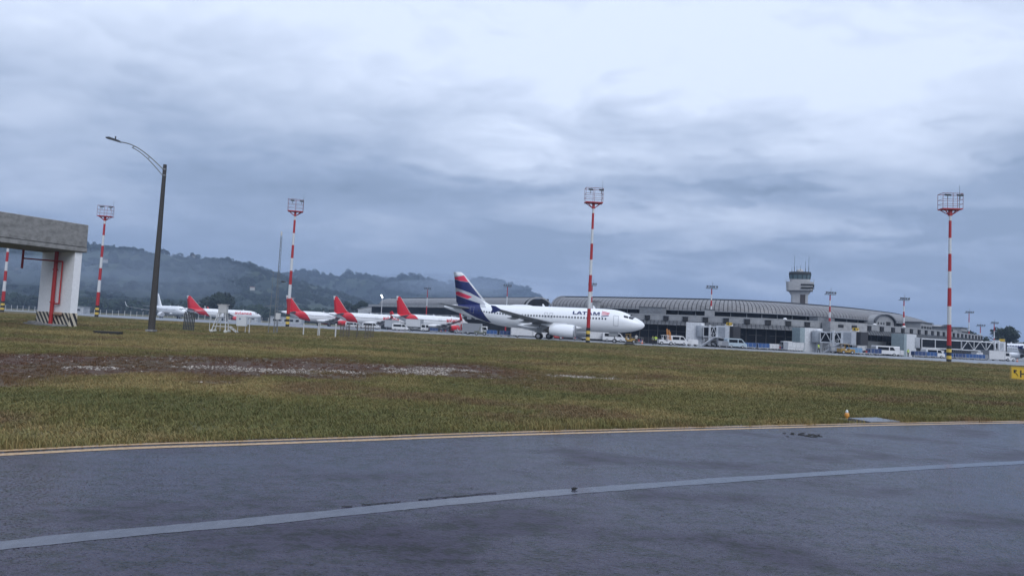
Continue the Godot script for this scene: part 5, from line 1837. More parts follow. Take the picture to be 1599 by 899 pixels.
# ---- ground vehicles: local x is forward, origin on the ground
func shell(called: String, prof: Array, w: float, m: Material, par: Node3D) -> MeshInstance3D:
	var mb := MB.new()
	mb.prism(v2(prof), -w * 0.5, w * 0.5)
	return obj(called, mb, m, par)
func pane(par: Node, prof: Array, z: float):
	var mb := MB.new()
	for s in [-1, 1]: mb.prism(v2(prof), s * z - 0.012, s * z + 0.012)
	obj("side_window", mb, mat("glass_dark"), par)
func axle(T: Node3D, x: float, w: float, r: float):
	for s in [-1, 1]: wheel(T, Vector3(x, r, s * (w * 0.5 - 0.1)), r, 0.22)
func van(called: String, label: String, at: Vector3, yaw: float, m: Material, long := 4.9) -> Node3D:
	var T := thing(called, label, "van", at, yaw, "vehicles on the apron")
	var h := long * 0.5
	var b := shell("body", [-h, 0.4, h, 0.4, h, 0.95, h - 0.35, 1.15, h - 1.15, 2.0, h - 1.6, 2.1, -h + 0.15, 2.1, -h, 1.9], 1.8, m, T)
	pane(b, [h - 0.7, 1.2, h - 1.2, 1.85, h - 1.9, 1.85, h - 1.9, 1.2], 0.905)
	pane(b, [h - 2.1, 1.2, h - 2.1, 1.85, -h + 0.4, 1.85, -h + 0.4, 1.2], 0.905)
	var mb := MB.new()
	mb.quad(Vector3(h - 0.40, 1.20, 0.8), Vector3(h - 0.40, 1.20, -0.8), Vector3(h - 1.10, 1.96, -0.74), Vector3(h - 1.10, 1.96, 0.74))
	obj("windscreen", mb, mat("glass_dark"), b)
	axle(T, h - 0.95, 1.8, 0.34); axle(T, -h + 0.95, 1.8, 0.34)
	mb = MB.new()
	mb.box(Vector3(h - 0.02, 0.5, 0), Vector3(0.12, 0.2, 1.7)); mb.box(Vector3(-h + 0.02, 0.5, 0), Vector3(0.12, 0.2, 1.7))
	obj("bumper", mb, mat("plastic_dark", 0.04, 0.04, 0.043, 0.6), T)
	return T
func box_truck(called: String, label: String, at: Vector3, yaw: float, m: Material, bm: Material, lift := 0.0) -> Node3D:
	var T := thing(called, label, "truck", at, yaw, "vehicles on the apron")
	var c := shell("cab", [1.7, 0.5, 3.4, 0.5, 3.45, 1.3, 3.2, 2.2, 2.9, 2.35, 1.7, 2.35], 2.1, m, T)
	pane(c, [1.95, 1.35, 3.2, 1.35, 3.0, 2.1, 1.95, 2.1], 1.055)
	var mb := MB.new()
	mb.quad(Vector3(3.47, 1.35, 0.95), Vector3(3.47, 1.35, -0.95), Vector3(3.24, 2.14, -0.9), Vector3(3.24, 2.14, 0.9))
	obj("windscreen", mb, mat("glass_dark"), c)
	mb = MB.new()
	mb.box(Vector3(-0.9, 2.1 + lift, 0), Vector3(5.0, 2.3, 2.3))
	var b := obj("cargo_box", mb, bm, T)
	mb = MB.new()
	for x in [-3.38, 1.58]: mb.box(Vector3(x, 2.1 + lift, 0), Vector3(0.1, 2.36, 2.36))
	for y in [0.95, 3.25]: mb.box(Vector3(-0.9, y + lift, 0), Vector3(5.0, 0.09, 2.38))
	obj("trim", mb, mat("trim_grey", 0.3, 0.31, 0.33, 0.5), b)
	mb = MB.new()
	mb.box(Vector3(0, 0.75, 0), Vector3(6.4, 0.25, 1.2))
	if lift > 0.2:
		for s in [-0.8, 0.8]:
			mb.bar(Vector3(-2.8, 0.9, s), Vector3(0.8, 0.9 + lift, s), 0.14); mb.bar(Vector3(0.8, 0.9, s), Vector3(-2.8, 0.9 + lift, s), 0.14)
	obj("chassis", mb, mat("plastic_dark"), T)
	axle(T, 2.6, 2.1, 0.45); axle(T, -1.9, 2.1, 0.45)
	return T
func tug(called: String, label: String, at: Vector3, yaw: float, m: Material) -> Node3D:
	var T := thing(called, label, "tractor", at, yaw, "vehicles on the apron")
	var b := shell("body", [-1.4, 0.35, 1.5, 0.35, 1.5, 0.95, 0.4, 1.05, 0.3, 0.75, -0.5, 0.75, -0.55, 1.05, -1.4, 1.05], 1.45, m, T)
	var mb := MB.new()
	for s in [-1, 1]:
		mb.bar(Vector3(0.35, 1.0, 0.62 * s), Vector3(0.2, 1.85, 0.6 * s), 0.07); mb.bar(Vector3(-0.6, 1.0, 0.62 * s), Vector3(-0.6, 1.85, 0.6 * s), 0.07)
	mb.box(Vector3(-0.2, 1.9, 0), Vector3(1.2, 0.08, 1.4))
	obj("canopy", mb, m, T)
	mb = MB.new()
	mb.box(Vector3(-0.25, 0.9, 0), Vector3(0.45, 0.25, 0.9)); mb.box(Vector3(-0.5, 1.2, 0), Vector3(0.12, 0.5, 0.9))
	obj("seat", mb, mat("plastic_dark"), b)
	axle(T, 0.95, 1.5, 0.36); axle(T, -0.9, 1.5, 0.36)
	return T
func cart(called: String, label: String, at: Vector3, yaw: float, m: Material, open := false) -> Node3D:
	var T := thing(called, label, "cart", at, yaw, "baggage carts")
	T.scale = Vector3(0.95, 0.74, 0.9)
	var mb := MB.new()
	mb.box(Vector3(0, 0.48, 0), Vector3(2.7, 0.14, 1.5))
	mb.bar(Vector3(1.35, 0.45, 0), Vector3(2.0, 0.4, 0), 0.08)
	obj("deck", mb, mat("plastic_dark"), T)
	if open:
		mb = MB.new()
		for x in [-1.3, 1.3]:
			for z in [-0.7, 0.7]: mb.bar(Vector3(x, 0.55, z), Vector3(x, 1.75, z), 0.07)
		mb.box(Vector3(0, 1.78, 0), Vector3(2.75, 0.07, 1.55))
		obj("frame", mb, m, T)
		for k in 5:
			mb = MB.new()
			mb.box(Vector3(-1.0 + k * 0.48, 0.78 + 0.1 * (k % 2), 0.1 * (k % 3) - 0.1), Vector3(0.42, 0.5 + 0.2 * (k % 2), 0.7))
			obj("suitcase", mb, mat(["case_red", "case_blue", "case_black"][k % 3], [0.3, 0.04, 0.03][k % 3], [0.04, 0.07, 0.03][k % 3], [0.04, 0.2, 0.035][k % 3], 0.6), T)
	else:
		mb = MB.new()
		mb.prism(v2([-1.35, 0.56, 1.35, 0.56, 1.35, 1.65, 1.15, 1.82, -1.15, 1.82, -1.35, 1.65]), -0.75, 0.75)
		var b := obj("box", mb, m, T)
		mb = MB.new()
		for x in [-1.3, -0.45, 0.45, 1.3]:
			for s in [-1, 1]: mb.box(Vector3(x, 1.12, 0.76 * s), Vector3(0.06, 1.1, 0.03))
		obj("curtain_rail", mb, mat("trim_grey"), b)
	axle(T, 0.9, 1.3, 0.24); axle(T, -0.9, 1.3, 0.24)
	return T
func person(label: String, at: Vector3, yaw: float, top: Color, bottom: Color, pose: int):
	# one skin over a jointed skeleton, meshed as surface nets
	var J := {"hip": Vector3(0, 0.95, 0), "chest": Vector3(0, 1.30, 0), "neck": Vector3(0, 1.47, 0), "head": Vector3(0, 1.62, 0.01)}
	var bones := [["hip", "chest", 0.145, 0.165], ["chest", "neck", 0.14, 0.06], ["neck", "head", 0.06, 0.095]]
	for s in [-1, 1]:
		var k := "l" if s < 0 else "r"
		var st: float = 0.10 * s if pose == 1 else 0.0
		J["hj" + k] = Vector3(0.09 * s, 0.92, 0); J["kn" + k] = Vector3(0.10 * s, 0.50, 0.04 + st); J["an" + k] = Vector3(0.11 * s, 0.09, -0.01 + st * 1.5); J["to" + k] = Vector3(0.12 * s, 0.045, 0.16 + st * 1.5)
		var lift: bool = pose == 2 and s > 0
		J["sh" + k] = Vector3(0.185 * s, 1.41, 0); J["el" + k] = Vector3(0.25 * s, 1.14, 0.02 + (0.12 if lift else 0.0)); J["wr" + k] = Vector3(0.24 * s, 0.90 if not lift else 1.25, 0.08 + (0.24 if lift else 0.0)); J["ha" + k] = Vector3(0.235 * s, 0.80 if not lift else 1.33, 0.11 + (0.28 if lift else 0.0))
		bones += [["hip", "hj" + k, 0.14, 0.11], ["hj" + k, "kn" + k, 0.098, 0.068], ["kn" + k, "an" + k, 0.068, 0.05], ["an" + k, "to" + k, 0.055, 0.04], ["chest", "sh" + k, 0.14, 0.075], ["sh" + k, "el" + k, 0.065, 0.05], ["el" + k, "wr" + k, 0.05, 0.038], ["wr" + k, "ha" + k, 0.04, 0.035]]
	var cell := 0.032
	var lo := Vector3(-0.42, -0.02, -0.3)
	var n := Vector3i(27, 58, 26)
	var field := PackedFloat32Array()
	field.resize((n.x + 1) * (n.y + 1) * (n.z + 1))
	field.fill(1.0)
	for b in bones:
		var a: Vector3 = J[b[0]]
		var d: Vector3 = J[b[1]] - a
		var m0 := ((a.min(J[b[1]]) - Vector3.ONE * 0.26) - lo) / cell
		var m1 := ((a.max(J[b[1]]) + Vector3.ONE * 0.26) - lo) / cell
		for y in range(maxi(0, int(m0.y)), mini(n.y, int(m1.y)) + 1):
			for z in range(maxi(0, int(m0.z)), mini(n.z, int(m1.z)) + 1):
				for x in range(maxi(0, int(m0.x)), mini(n.x, int(m1.x)) + 1):
					var p := lo + Vector3(x, y, z) * cell
					var t := clampf((p - a).dot(d) / maxf(d.length_squared(), 1e-6), 0, 1)
					var v := (p - a - d * t)
					if b[0] == "hip" and b[1] == "chest": v.z *= 1.3
					var s := v.length() - lerpf(b[2], b[3], t)
					var i := (y * (n.z + 1) + z) * (n.x + 1) + x
					var o := field[i]
					var hh := clampf(0.5 + 0.5 * (o - s) / 0.04, 0, 1)
					field[i] = lerpf(o, s, hh) - 0.04 * hh * (1 - hh)
	var idx := func(x: int, y: int, z: int) -> int: return (y * (n.z + 1) + z) * (n.x + 1) + x
	var vert := {}
	for y in n.y:
		for z in n.z:
			for x in n.x:
				var sum := Vector3.ZERO
				var c := 0
				for e in [[0, 0, 0, 1, 0, 0], [0, 0, 0, 0, 1, 0], [0, 0, 0, 0, 0, 1], [1, 0, 0, 1, 1, 0], [1, 0, 0, 1, 0, 1], [0, 1, 0, 1, 1, 0], [0, 1, 0, 0, 1, 1], [0, 0, 1, 1, 0, 1], [0, 0, 1, 0, 1, 1], [1, 1, 0, 1, 1, 1], [1, 0, 1, 1, 1, 1], [0, 1, 1, 1, 1, 1]]:
					var va := field[idx.call(x + e[0], y + e[1], z + e[2])]
					var vb := field[idx.call(x + e[3], y + e[4], z + e[5])]
					if (va < 0) != (vb < 0):
						var t := va / (va - vb)
						sum += Vector3(x + lerpf(e[0], e[3], t), y + lerpf(e[1], e[4], t), z + lerpf(e[2], e[5], t)); c += 1
				if c > 0: vert[idx.call(x, y, z)] = lo + sum / c * cell
	var T := thing("person", label, "person", at, yaw)
	var mb := MB.new()
	var tint := func(p: Vector3) -> Color:
		if p.y > 1.50: return Color(0.30, 0.17, 0.11)
		if p.y > 0.92 and absf(p.x) < 0.215: return top
		if p.y > 1.22: return top
		if p.y < 0.10: return Color(0.015, 0.015, 0.015)
		if p.y < 0.92 and absf(p.x) > 0.2 and p.y > 0.70: return Color(0.30, 0.17, 0.11)
		return bottom
	for y in range(1, n.y):
		for z in range(1, n.z):
			for x in range(1, n.x):
				var v := field[idx.call(x, y, z)]
				for e in [[1, 0, 0], [0, 1, 0], [0, 0, 1]]:
					var w := field[idx.call(x + e[0], y + e[1], z + e[2])]
					if (v < 0) == (w < 0): continue
					var q := []
					var ofs: Array = [[0, 0, 0], [0, -1, 0], [0, -1, -1], [0, 0, -1]] if e[0] else ([[0, 0, 0], [0, 0, -1], [-1, 0, -1], [-1, 0, 0]] if e[1] else [[0, 0, 0], [-1, 0, 0], [-1, -1, 0], [0, -1, 0]])
					for o in ofs: q.append(vert[idx.call(x + o[0], y + o[1], z + o[2])])
					var start := mb.p.size()
					if v < 0: mb.quad(q[0], q[1], q[2], q[3])
					else: mb.quad(q[3], q[2], q[1], q[0])
					for i in mb.p.size() - start: mb.c.append(tint.call(mb.p[start + i]))
	var bm: StandardMaterial3D = mat("person_cloth")
	bm.vertex_color_use_as_albedo = true
	bm.albedo_color = Color.WHITE
	bm.roughness = 0.8
	obj("body", mb, bm, T)
	mb = MB.new()
	mb.turn(Vector3(0, 1.64, 0.0), Vector3.UP, [Vector2(-0.01, 0.105), Vector2(0.05, 0.102), Vector2(0.09, 0.07), Vector2(0.11, 0.01)], 12)
	mb.prism(v2([-0.08, 1.635, 0.08, 1.635, 0.08, 1.65, -0.08, 1.65]), 0.06, 0.17)
	obj("cap", mb, mat("cap_dark", 0.03, 0.03, 0.04, 0.8), T)
	mb = MB.new()
	mb.box(Vector3(0, 1.12, 0.0), Vector3(0.40, 0.05, 0.295)); mb.box(Vector3(0, 1.01, 0.0), Vector3(0.38, 0.05, 0.285))
	obj("reflective_band", mb, mat("reflective", 0.6, 0.6, 0.6, 0.4), T)

func tree(called: String, label: String, at: Vector3, h: float, w: float, col: Color, seed_: int, leaves: int, shape := 0.0):
	var T := thing(called, label, "tree", at, 0.0, "trees behind the airport")
	var r := RandomNumberGenerator.new()
	r.seed = seed_
	var mb := MB.new()
	mb.tube(Vector3(0, -0.5, 0), Vector3(0, h * 0.5, 0), w * 0.05, w * 0.03, 8)
	for k in 6:
		var a := TAU * k / 6.0 + r.randf()
		mb.tube(Vector3(0, h * (0.28 + 0.04 * k), 0), Vector3(cos(a) * w * 0.32, h * (0.5 + 0.05 * k), sin(a) * w * 0.32), w * 0.022, w * 0.008, 6)
	obj("trunk", mb, mat("bark", 0.035, 0.028, 0.022, 0.9), T)
	mb = MB.new()
	var lobes := []
	for k in 14:
		var a := r.randf() * TAU
		var y := r.randf_range(0.30, 0.86)
		var rr := w * 0.5 * sqrt(maxf(0.0, 1.0 - pow((y - 0.5) / 0.52, 2.0))) * r.randf_range(0.3, 0.8) * (1.0 - shape * (y - 0.3))
		lobes.append([Vector3(cos(a) * rr, y * h, sin(a) * rr), w * r.randf_range(0.13, 0.22)])
	for i in leaves:
		var lb = lobes[r.randi() % lobes.size()]
		var dir := Vector3(r.randfn(), r.randfn() * 0.8, r.randfn()).normalized()
		var p: Vector3 = lb[0] + dir * lb[1] * pow(r.randf(), 0.4)
		var s := w * r.randf_range(0.018, 0.042)
		var u := Vector3(r.randfn(), r.randfn(), r.randfn()).normalized()
		var v := u.cross(dir + Vector3(0.01, 0, 0)).normalized()
		var t := r.randf_range(0.65, 1.35)
		var start := mb.p.size()
		mb.tri(p - u * s, p + v * s * 0.7, p + u * s); mb.tri(p - u * s, p + u * s, p - v * s * 0.7)
		for q in mb.p.size() - start: mb.c.append(Color(col.r * t, col.g * t, col.b * t))
	var lm: StandardMaterial3D = mat("leaf")
	lm.vertex_color_use_as_albedo = true
	lm.albedo_color = Color.WHITE
	lm.roughness = 0.9
	obj("crown", mb, lm, T)
func on(x: float, d: float) -> Vector3: return Vector3(x, gy(-d) + 0.01, -d)

func apron_things():
	jet_bridge(Vector3(43.6, 0, -150.8), Vector3(50.2, 0, -143.0), "jet bridge nearest to the blue tailed airliner's nose", 3.6, 5.5, false, 1.0)
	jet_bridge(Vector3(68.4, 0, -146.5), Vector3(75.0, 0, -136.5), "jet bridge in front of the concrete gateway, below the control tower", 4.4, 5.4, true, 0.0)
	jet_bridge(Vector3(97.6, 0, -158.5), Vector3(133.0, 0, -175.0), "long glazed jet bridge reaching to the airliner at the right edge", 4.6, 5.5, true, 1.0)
	var white := mat("vehicle_white", 0.62, 0.62, 0.63, 0.35)
	var wbox := weathered("box_white", 0.60, 0.60, 0.61, 0.2, 0.5, 0.5)
	var blue := weathered("cart_blue", 0.022, 0.085, 0.26, 0.3, 0.5, 0.5)
	var navy := weathered("cart_navy", 0.02, 0.05, 0.16, 0.3, 0.5, 0.5)
	var sky := weathered("cart_sky", 0.16, 0.30, 0.48, 0.3, 0.5, 0.5)
	var yel := mat("loader_yellow", 0.33, 0.20, 0.04, 0.5)
	var grey_ := mat("vehicle_grey", 0.22, 0.23, 0.25, 0.45)
	var redv := mat("vehicle_red", 0.40, 0.03, 0.03, 0.45)
	# beside the red tailed airliners
	box_truck("catering_truck", "white catering truck with raised box under the third red tail", on(-29.0, 200), -0.25, white, wbox, 0.5)
	box_truck("catering_truck", "white catering truck parked behind the nearest red tail, left of the raised one", on(-37.5, 205), -0.9, white, wbox, 0.0)
	van("service_van", "white van with its back to the second red tailed airliner", on(-33.5, 196), 0.1, white)
	van("service_van", "white long van left of the catering trucks", on(-46.5, 215), -0.15, white, 5.6)
	cart("baggage_cart", "round shouldered blue cart right of the raised catering truck", on(-23.2, 196), 0.1, navy)
	cart("baggage_cart", "open cart of suitcases below the nearest red airliner's wing", on(-20.0, 196), -0.1, grey_, true)
	box_truck("fuel_truck", "grey and white truck between red engine and blue striped tail", on(-9.2, 172), -0.1, white, grey_, -0.3)
	tug("tow_tractor", "small grey tractor by the nearest red airliner's engine", on(-15.0, 190), 0.3, grey_)
	van("service_van", "white van parked under the first red tail beyond the wire pen", on(-58.0, 236), 0.2, white)
	cart("baggage_cart", "open grey cart of suitcases by the second red airliner's wheels", on(-51.0, 228), 0.0, grey_, true)
	tug("tow_tractor", "white tractor left of the second red airliner's wing", on(-54.2, 230), 0.0, white)
	# behind the big airliner
	cart("baggage_cart", "left dark blue cart under the blue tailed airliner's rear fuselage", on(-4.2, 150), 0.05, blue)
	cart("baggage_cart", "right dark blue cart under the blue tailed airliner's rear fuselage", on(-1.1, 150), 0.05, navy)
	tug("tow_tractor", "dull green tractor pulling the carts under the striped tail", on(-6.8, 150), PI, mat("olive_paint", 0.12, 0.13, 0.10, 0.5))
	box_truck("cargo_truck", "white box truck seen beneath the airliner's rear belly", on(3.6, 147), 0.05, white, wbox, -0.5)
	cart("baggage_cart", "white closed cart seen left of the airliner's main wheels", on(7.6, 146), 0.0, wbox)
	tug("tow_tractor", "red tractor just left of the airliner's main wheels", on(10.6, 146), 0.1, redv)
	cart("baggage_cart", "open suitcase cart seen under the airliner's engine", on(15.8, 146), 0.0, grey_, true)
	box_truck("cargo_truck", "white box truck right of the tall mast, under the airliner's forward belly", on(19.4, 145), 0.1, white, wbox, -0.4)
	van("service_van", "white van seen just left of the airliner's nose wheel", on(23.2, 143), -0.1, white)
	cart("baggage_cart", "open suitcase cart under the airliner's nose", on(29.0, 146), 0.05, grey_, true)
	tug("tow_tractor", "yellow tractor in the shade behind the airliner's nose", on(26.8, 144), 0.0, yel)
	# near the first jet bridge
	var pk := tug("tow_tractor", "white tractor with orange ladder frames beside two workers", on(30.6, 126), 0.02, white)
	for s in [[0.5, 3.2], [1.1, 2.6], [0.9, 3.0]]:
		var mb := MB.new()
		mb.bar(Vector3(s[0], 1.0, -0.3), Vector3(s[0] - 0.25, s[1], -0.3), 0.09); mb.bar(Vector3(s[0], 1.0, 0.3), Vector3(s[0] - 0.25, s[1], 0.3), 0.09)
		for k in 4: mb.bar(Vector3(s[0] - 0.06 * k, 1.2 + k * 0.4, -0.3), Vector3(s[0] - 0.06 * k, 1.2 + k * 0.4, 0.3), 0.05)
		obj("ladder_frame", mb, mat("frame_orange", 0.55, 0.22, 0.04, 0.5), pk)
	van("service_van", "white car-sized van parked left of the first jet bridge", on(36.6, 140), 0.3, white, 4.2)
	van("service_van", "pale blue van at the wheels of the first jet bridge", on(48.6, 138), 0.1, mat("vehicle_pale_blue", 0.36, 0.43, 0.48, 0.4), 4.4)
	cart("baggage_cart", "bright blue cart, left of the two right of the pale blue van", on(52.0, 139), 0.0, blue)
	cart("baggage_cart", "bright blue cart, right of the two right of the pale blue van", on(54.9, 139), 0.0, blue)
	cart("baggage_cart", "grey white closed cart right of the bright blue pair", on(57.4, 140), 0.3, wbox)
	cart("baggage_cart", "open suitcase cart before the dark glazing left of the second jet bridge", on(59.4, 142), 0.0, grey_, true)
	van("service_van", "small white van against the second jet bridge's pier", on(61.6, 143), 1.4, white, 4.0)
	# between the second and third jet bridges
	tug("belt_loader", "yellow loader below the second jet bridge's cab", on(66.6, 127), 0.1, yel)
	cart("baggage_cart", "sky blue cart right of the yellow loader", on(69.4, 129), 0.05, sky)
	cart("baggage_cart", "open suitcase cart right of the sky blue one", on(72.4, 131), 0.0, grey_, true)
	cart("baggage_cart", "navy cart at the right post of the concrete gateway", on(76.2, 134), 0.1, navy)
	van("service_van", "white van right of the concrete gateway", on(79.6, 136), 0.05, white)
	van("service_van", "white jeep-like van left of the third pier block", on(83.6, 140), 1.3, white, 4.0)
	cart("baggage_cart", "pale closed cart touching the third pier block", on(87.0, 144), 0.0, wbox)
	cart("baggage_cart", "navy cart below the third pier block, left of the striped mast", on(94.4, 148), 0.0, navy)
	cart("baggage_cart", "bright blue cart right of the third pier block", on(97.8, 149), 0.0, blue)
	van("service_van", "silver white van just left of the right hand striped mast", on(100.4, 152), 0.1, white, 4.8)
	cart("baggage_cart", "first bright blue cart under the long glazed jet bridge", on(105.0, 154), 0.0, blue)
	cart("baggage_cart", "navy cart right of the striped mast under the long jet bridge", on(109.3, 156), 0.0, navy)
	cart("baggage_cart", "second bright blue cart under the long glazed jet bridge", on(112.6, 157), 0.0, blue)
	cart("baggage_cart", "rearmost blue cart by the foot of the long jet bridge's stair", on(115.6, 158), 0.0, blue)
	box_truck("cargo_truck", "white truck under the cab of the long jet bridge", on(127.5, 168), 0.2, white, wbox, -0.6)
	tug("tow_tractor", "white tractor near the cones by the right edge airliner", on(133.8, 172), 0.2, white)
	# power units, containers and stair frames standing about the bridges
	for a in [["grey power unit below the first jet bridge's stair", 45.6, 137.0, 0], ["white power unit left of the first pier block", 40.2, 141.0, 1], ["white container between grey cart and second pier block", 60.6, 138.5, 2], ["pale container against the left side of the second pier block", 63.2, 140.5, 2],
			["grey power unit under the second jet bridge's tunnel", 70.2, 138.0, 0], ["white container in the concrete gateway's opening", 76.8, 141.0, 2], ["grey power unit right of the concrete gateway", 81.8, 141.5, 0], ["white container left of the pale closed cart", 85.2, 143.0, 2],
			["white power unit below the third rotunda", 102.0, 158.0, 1], ["pale container under the middle of the long jet bridge", 107.0, 160.0, 2], ["grey power unit at the wheels of the long jet bridge", 121.0, 164.0, 0], ["white container by the stair of the long jet bridge", 118.2, 162.0, 2], ["white power unit near the right edge airliner's nose", 138.8, 180.0, 1]]:
		var E := thing("ground_unit" if a[3] < 2 else "cargo_container", a[0], "equipment", on(a[1], a[2]), 0.2 * (a[3] - 1), "ground equipment around the jet bridges")
		var em := MB.new()
		if a[3] < 2:
			em.prism(v2([-1.1, 0.4, 1.1, 0.4, 1.1, 1.2, 0.9, 1.45, -1.1, 1.45]), -0.6, 0.6)
			var eb := obj("housing", em, grey_ if a[3] == 0 else white, E)
			em = MB.new()
			for k in 5: em.box(Vector3(-0.6, 0.65 + k * 0.14, 0.605), Vector3(0.7, 0.05, 0.02))
			obj("vent", em, mat("plastic_dark"), eb)
			em = MB.new()
			em.bar(Vector3(1.1, 0.45, 0), Vector3(1.9, 0.35, 0), 0.07)
			obj("drawbar", em, mat("plastic_dark"), E)
			axle(E, 0.7, 1.2, 0.24); axle(E, -0.7, 1.2, 0.24)
		else:
			em.prism(v2([-1.0, 0.35, 0.6, 0.35, 1.0, 0.75, 1.0, 1.95, -1.0, 1.95]), -0.75, 0.75)
			var eb := obj("shell", em, wbox, E)
			em = MB.new()
			for x in [-0.97, 0.0, 0.97]: em.box(Vector3(x, 1.35, 0.755), Vector3(0.05, 1.2, 0.02))
			for y in [0.78, 1.92]: em.box(Vector3(0, y, 0.757), Vector3(2.0, 0.05, 0.02))
			obj("frame", em, mat("trim_grey"), eb)
			em = MB.new()
			em.box(Vector3(0, 0.28, 0), Vector3(2.2, 0.12, 1.5))
			obj("dolly", em, mat("plastic_dark"), E)
			axle(E, 0.7, 1.2, 0.16); axle(E, -0.7, 1.2, 0.16)
	# cones
	var first: Node3D = null
	for a in [["small orange cone left of the right edge airliner's engine", 131.5, 166.0], ["small orange cone under the right edge airliner's engine", 136.0, 168.0], ["small orange cone beside the tractor with ladder frames", 27.3, 132.0]]:
		if first == null:
			first = thing("traffic_cone", a[0], "cone", on(a[1], a[2]), 0.0, "orange cones on the apron")
			var mb := MB.new()
			mb.box(Vector3(0, 0.03, 0), Vector3(0.45, 0.06, 0.45))
			obj("foot", mb, mat("cone_orange", 0.60, 0.12, 0.03, 0.5), first)
			mb = MB.new()
			mb.turn(Vector3(0, 0.06, 0), Vector3.UP, [Vector2(0, 0.18), Vector2(0.3, 0.11), Vector2(0.8, 0.03)], 10)
			obj("cone", mb, mat("cone_orange"), first)
			mb = MB.new()
			mb.turn(Vector3(0, 0.36, 0), Vector3.UP, [Vector2(0, 0.125), Vector2(0.16, 0.092)], 10)
			obj("band", mb, mat("reflective", 0.6, 0.6, 0.6, 0.4), first)
		else: copy(first, "traffic_cone", a[0], on(a[1], a[2]), 0.0)
	# people
	var vest := Color(0.46, 0.62, 0.06)
	person("person in yellow green vest and dark trousers, alone before the second jet bridge", on(59.3, 123.0), 0.6, vest, Color(0.02, 0.022, 0.03), 1)
	person("person in yellow green vest standing left of the white tractor", on(28.6, 125.5), 0.2, vest, Color(0.02, 0.022, 0.03), 2)
	person("person in dark jacket and vest, leftmost by the white tractor", on(27.9, 125.0), 0.9, Color(0.20, 0.26, 0.06), Color(0.02, 0.022, 0.03), 0)
	person("person in pale shirt and dark trousers below the airliner's nose", on(23.2, 117.5), -0.3, Color(0.42, 0.42, 0.40), Color(0.02, 0.02, 0.025), 0)
	person("person in yellow green vest beside the third pier block", on(90.8, 146.0), 0.1, vest, Color(0.03, 0.03, 0.04), 0)
	# far buildings behind the red tails
	var hg := thing("hangar", "pale grey hangar beyond the second red tail", "hangar", Vector3(-70.0, gy(-330), -330), 0.15)
	hg.scale = Vector3(1.0, 1.32, 1.0)
	var mb := MB.new()
	mb.prism(v2([-8, 0, 8, 0, 8, 7.0, 0, 8.4, -8, 7.0]), -6, 6)
	obj("wall", mb, weathered("hangar_grey", 0.40, 0.42, 0.44, 0.2, 0.1), hg)
	mb = MB.new()
	for k in 12: mb.box(Vector3(-7.3 + k * 1.33, 3.4, 6.02), Vector3(0.12, 6.6, 0.06))
	obj("wall_rib", mb, mat("rib_grey", 0.25, 0.27, 0.29, 0.6), hg)
	mb = MB.new()
	mb.prism(v2([-8.4, 7.0, 0, 8.6, 8.4, 7.0, 8.4, 7.2, 0, 8.85, -8.4, 7.2]), -6.3, 6.3)
	obj("roof", mb, mat("rib_grey"), hg)
	for a in [[-118.0, 340.0, 16.0, 3.6, "low white building right of the first red tail"], [-160.0, 380.0, 22.0, 4.0, "low pale shed left of the lattice mast"], [222.0, 285.0, 16.0, 8.0, "pale block behind the right edge airliner"], [-255.0, 370.0, 20.0, 4.0, "low pale building seen under the concrete bridge"]]:
		var b := thing("low_building", a[4], "building", Vector3(a[0], gy(-a[1]), -a[1]), 0.1)
		mb = MB.new()
		mb.box(Vector3(0, a[3] * 0.5, 0), Vector3(a[2], a[3], 7.0))
		obj("wall", mb, M["hangar_grey"], b)
		mb = MB.new()
		mb.box(Vector3(0, a[3] + 0.15, 0), Vector3(a[2] + 0.8, 0.3, 7.8))
		obj("roof", mb, mat("rib_grey"), b)
		for k in 5:
			mb = MB.new()
			mb.box(Vector3((k - 2) * a[2] * 0.18, a[3] * 0.55, 3.52), Vector3(a[2] * 0.1, a[3] * 0.3, 0.08))
			obj("window", mb, mat("glass_dark"), b)
	# trees
	tree("broad_tree", "big dark round tree behind the louvred shelter", Vector3(-180.5, gy(-400), -400), 17.0, 24.0, Color(0.022, 0.034, 0.022), 1, 5200)
	tree("broad_tree", "smaller dark tree left of the big round tree", Vector3(-196.5, gy(-402), -402), 10.5, 9.0, Color(0.022, 0.036, 0.024), 2, 1600)
	tree("broad_tree", "dark tree right of the second red tail, taller of the pair", Vector3(-98.0, gy(-420), -420), 20.0, 14.0, Color(0.020, 0.034, 0.022), 3, 3600)
	tree("broad_tree", "dark tree right of the second red tail, lower of the pair", Vector3(-107.5, gy(-418), -418), 18.0, 10.0, Color(0.022, 0.036, 0.024), 4, 2400)
	tree("broad_tree", "large dark tree at the right edge behind the docked airliner", Vector3(201.0, gy(-262), -262), 14.6, 13.5, Color(0.024, 0.038, 0.026), 5, 4400)
	tree("broad_tree", "second dark tree left of the large one at the right edge", Vector3(187.0, gy(-258), -258), 12.2, 10.0, Color(0.026, 0.040, 0.026), 6, 2600)
	tree("pointed_tree", "narrow dark tree just right of the terminal roof end", Vector3(183.0, gy(-270), -270), 15.0, 6.5, Color(0.024, 0.038, 0.028), 7, 1800, 1.0)
	tree("broad_tree", "low dark tree clipped by the right edge of the picture", Vector3(213.0, gy(-262), -262), 10.5, 12.0, Color(0.026, 0.042, 0.028), 8, 2600)
	# perimeter fence far left
	var F := thing("perimeter_fence", "long white post fence along the far grass on the left", "fence", Vector3(0, 0, 0))
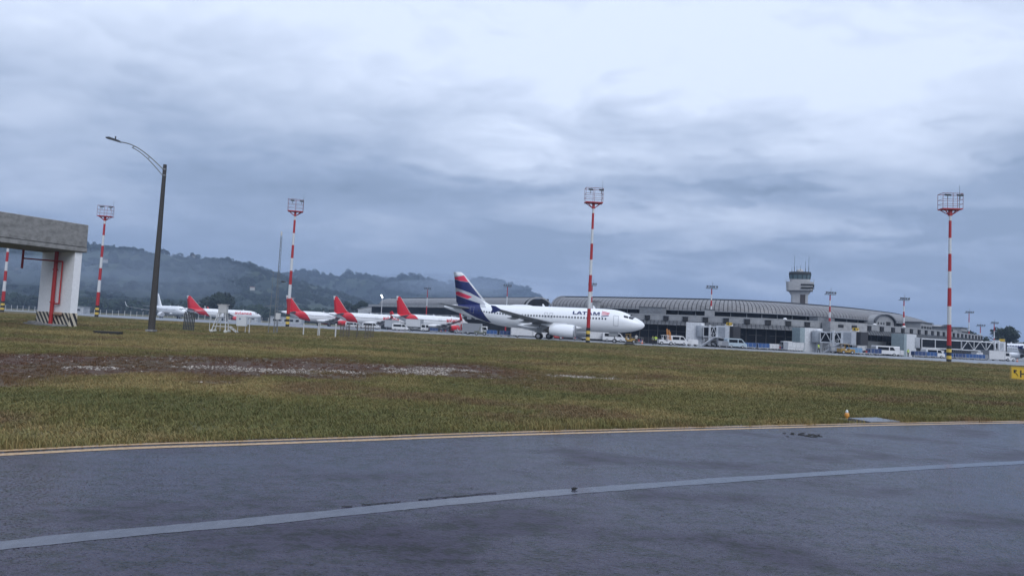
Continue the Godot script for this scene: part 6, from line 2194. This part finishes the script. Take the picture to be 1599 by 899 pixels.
	for k in 70:
		var p := Vector3(-330.0 + k * 3.2, 0, -330.0 + k * 0.35)
		p.y = gy(p.z)
		mb = MB.new()
		mb.box(p + Vector3(0, 1.3, 0), Vector3(0.16, 2.6, 0.16))
		obj("post", mb, mat("post_white"), F)
	mb = MB.new()
	for y in [0.9, 1.7, 2.4]: mb.bar(Vector3(-330, gy(-330.0) + y, -330.0), Vector3(-330.0 + 69 * 3.2, gy(-305.85) + y, -305.85), 0.05)
	obj("wire", mb, mat("galvanised"), F)
	houses()

func houses():
	# pale houses scattered over the wooded slopes
	var hn := fnl(71, 0.006, 5, 0.55)
	var hn2 := fnl(72, 0.03, 3)
	var R := [1300.0, 640.0, [[-1900, 60], [-1500, 95], [-1160, 108], [-968, 113], [-877, 119], [-799, 122], [-746, 113], [-719, 104], [-653, 99], [-601, 105], [-562, 104], [-522, 90], [-469, 80], [-363, 52], [-260, 26], [-120, 6], [60, -4], [600, -6]]]
	var where := ["highest near the left crest", "below the left crest", "on the open slope behind the street lamp", "low behind the white airliner", "above the big round tree", "left of the lattice mast", "on the slope behind the left striped mast", "low on the slope by the bridge pier", "midway up the hill right of the lamp", "near the foot of the hill by the first red tail"]
	var spots := [[-850.0, 0.86], [-790.0, 0.55], [-620.0, 0.50], [-560.0, 0.25], [-500.0, 0.55], [-420.0, 0.6], [-700.0, 0.40], [-760.0, 0.22], [-560.0, 0.72], [-330.0, 0.5]]
	for i in spots.size():
		var p := hill_point(R, spots[i][0], spots[i][1], hn, hn2)
		var T := thing("hill_house", "tiny pale house, " + where[i], "house", p + Vector3(0, 2.5, 0), 0.3 * (i % 4), "houses on the wooded hill")
		T.scale = Vector3.ONE * 0.55
		var w := 7.0 + 3.0 * (i % 3)
		var mb := MB.new()
		mb.box(Vector3(0, 1.5, 0), Vector3(w, 8.0, 7.0))
		obj("wall", mb, mat("house_pale", 0.40, 0.39, 0.37, 0.8), T)
		mb = MB.new()
		mb.prism(v2([-4.0, 5.5, 4.0, 5.5, 0, 8.2]), -w * 0.55, w * 0.55, Transform3D(Basis(Vector3.UP, PI * 0.5), Vector3.ZERO))
		obj("roof", mb, mat("roof_tile", 0.16, 0.09, 0.07, 0.8), T)
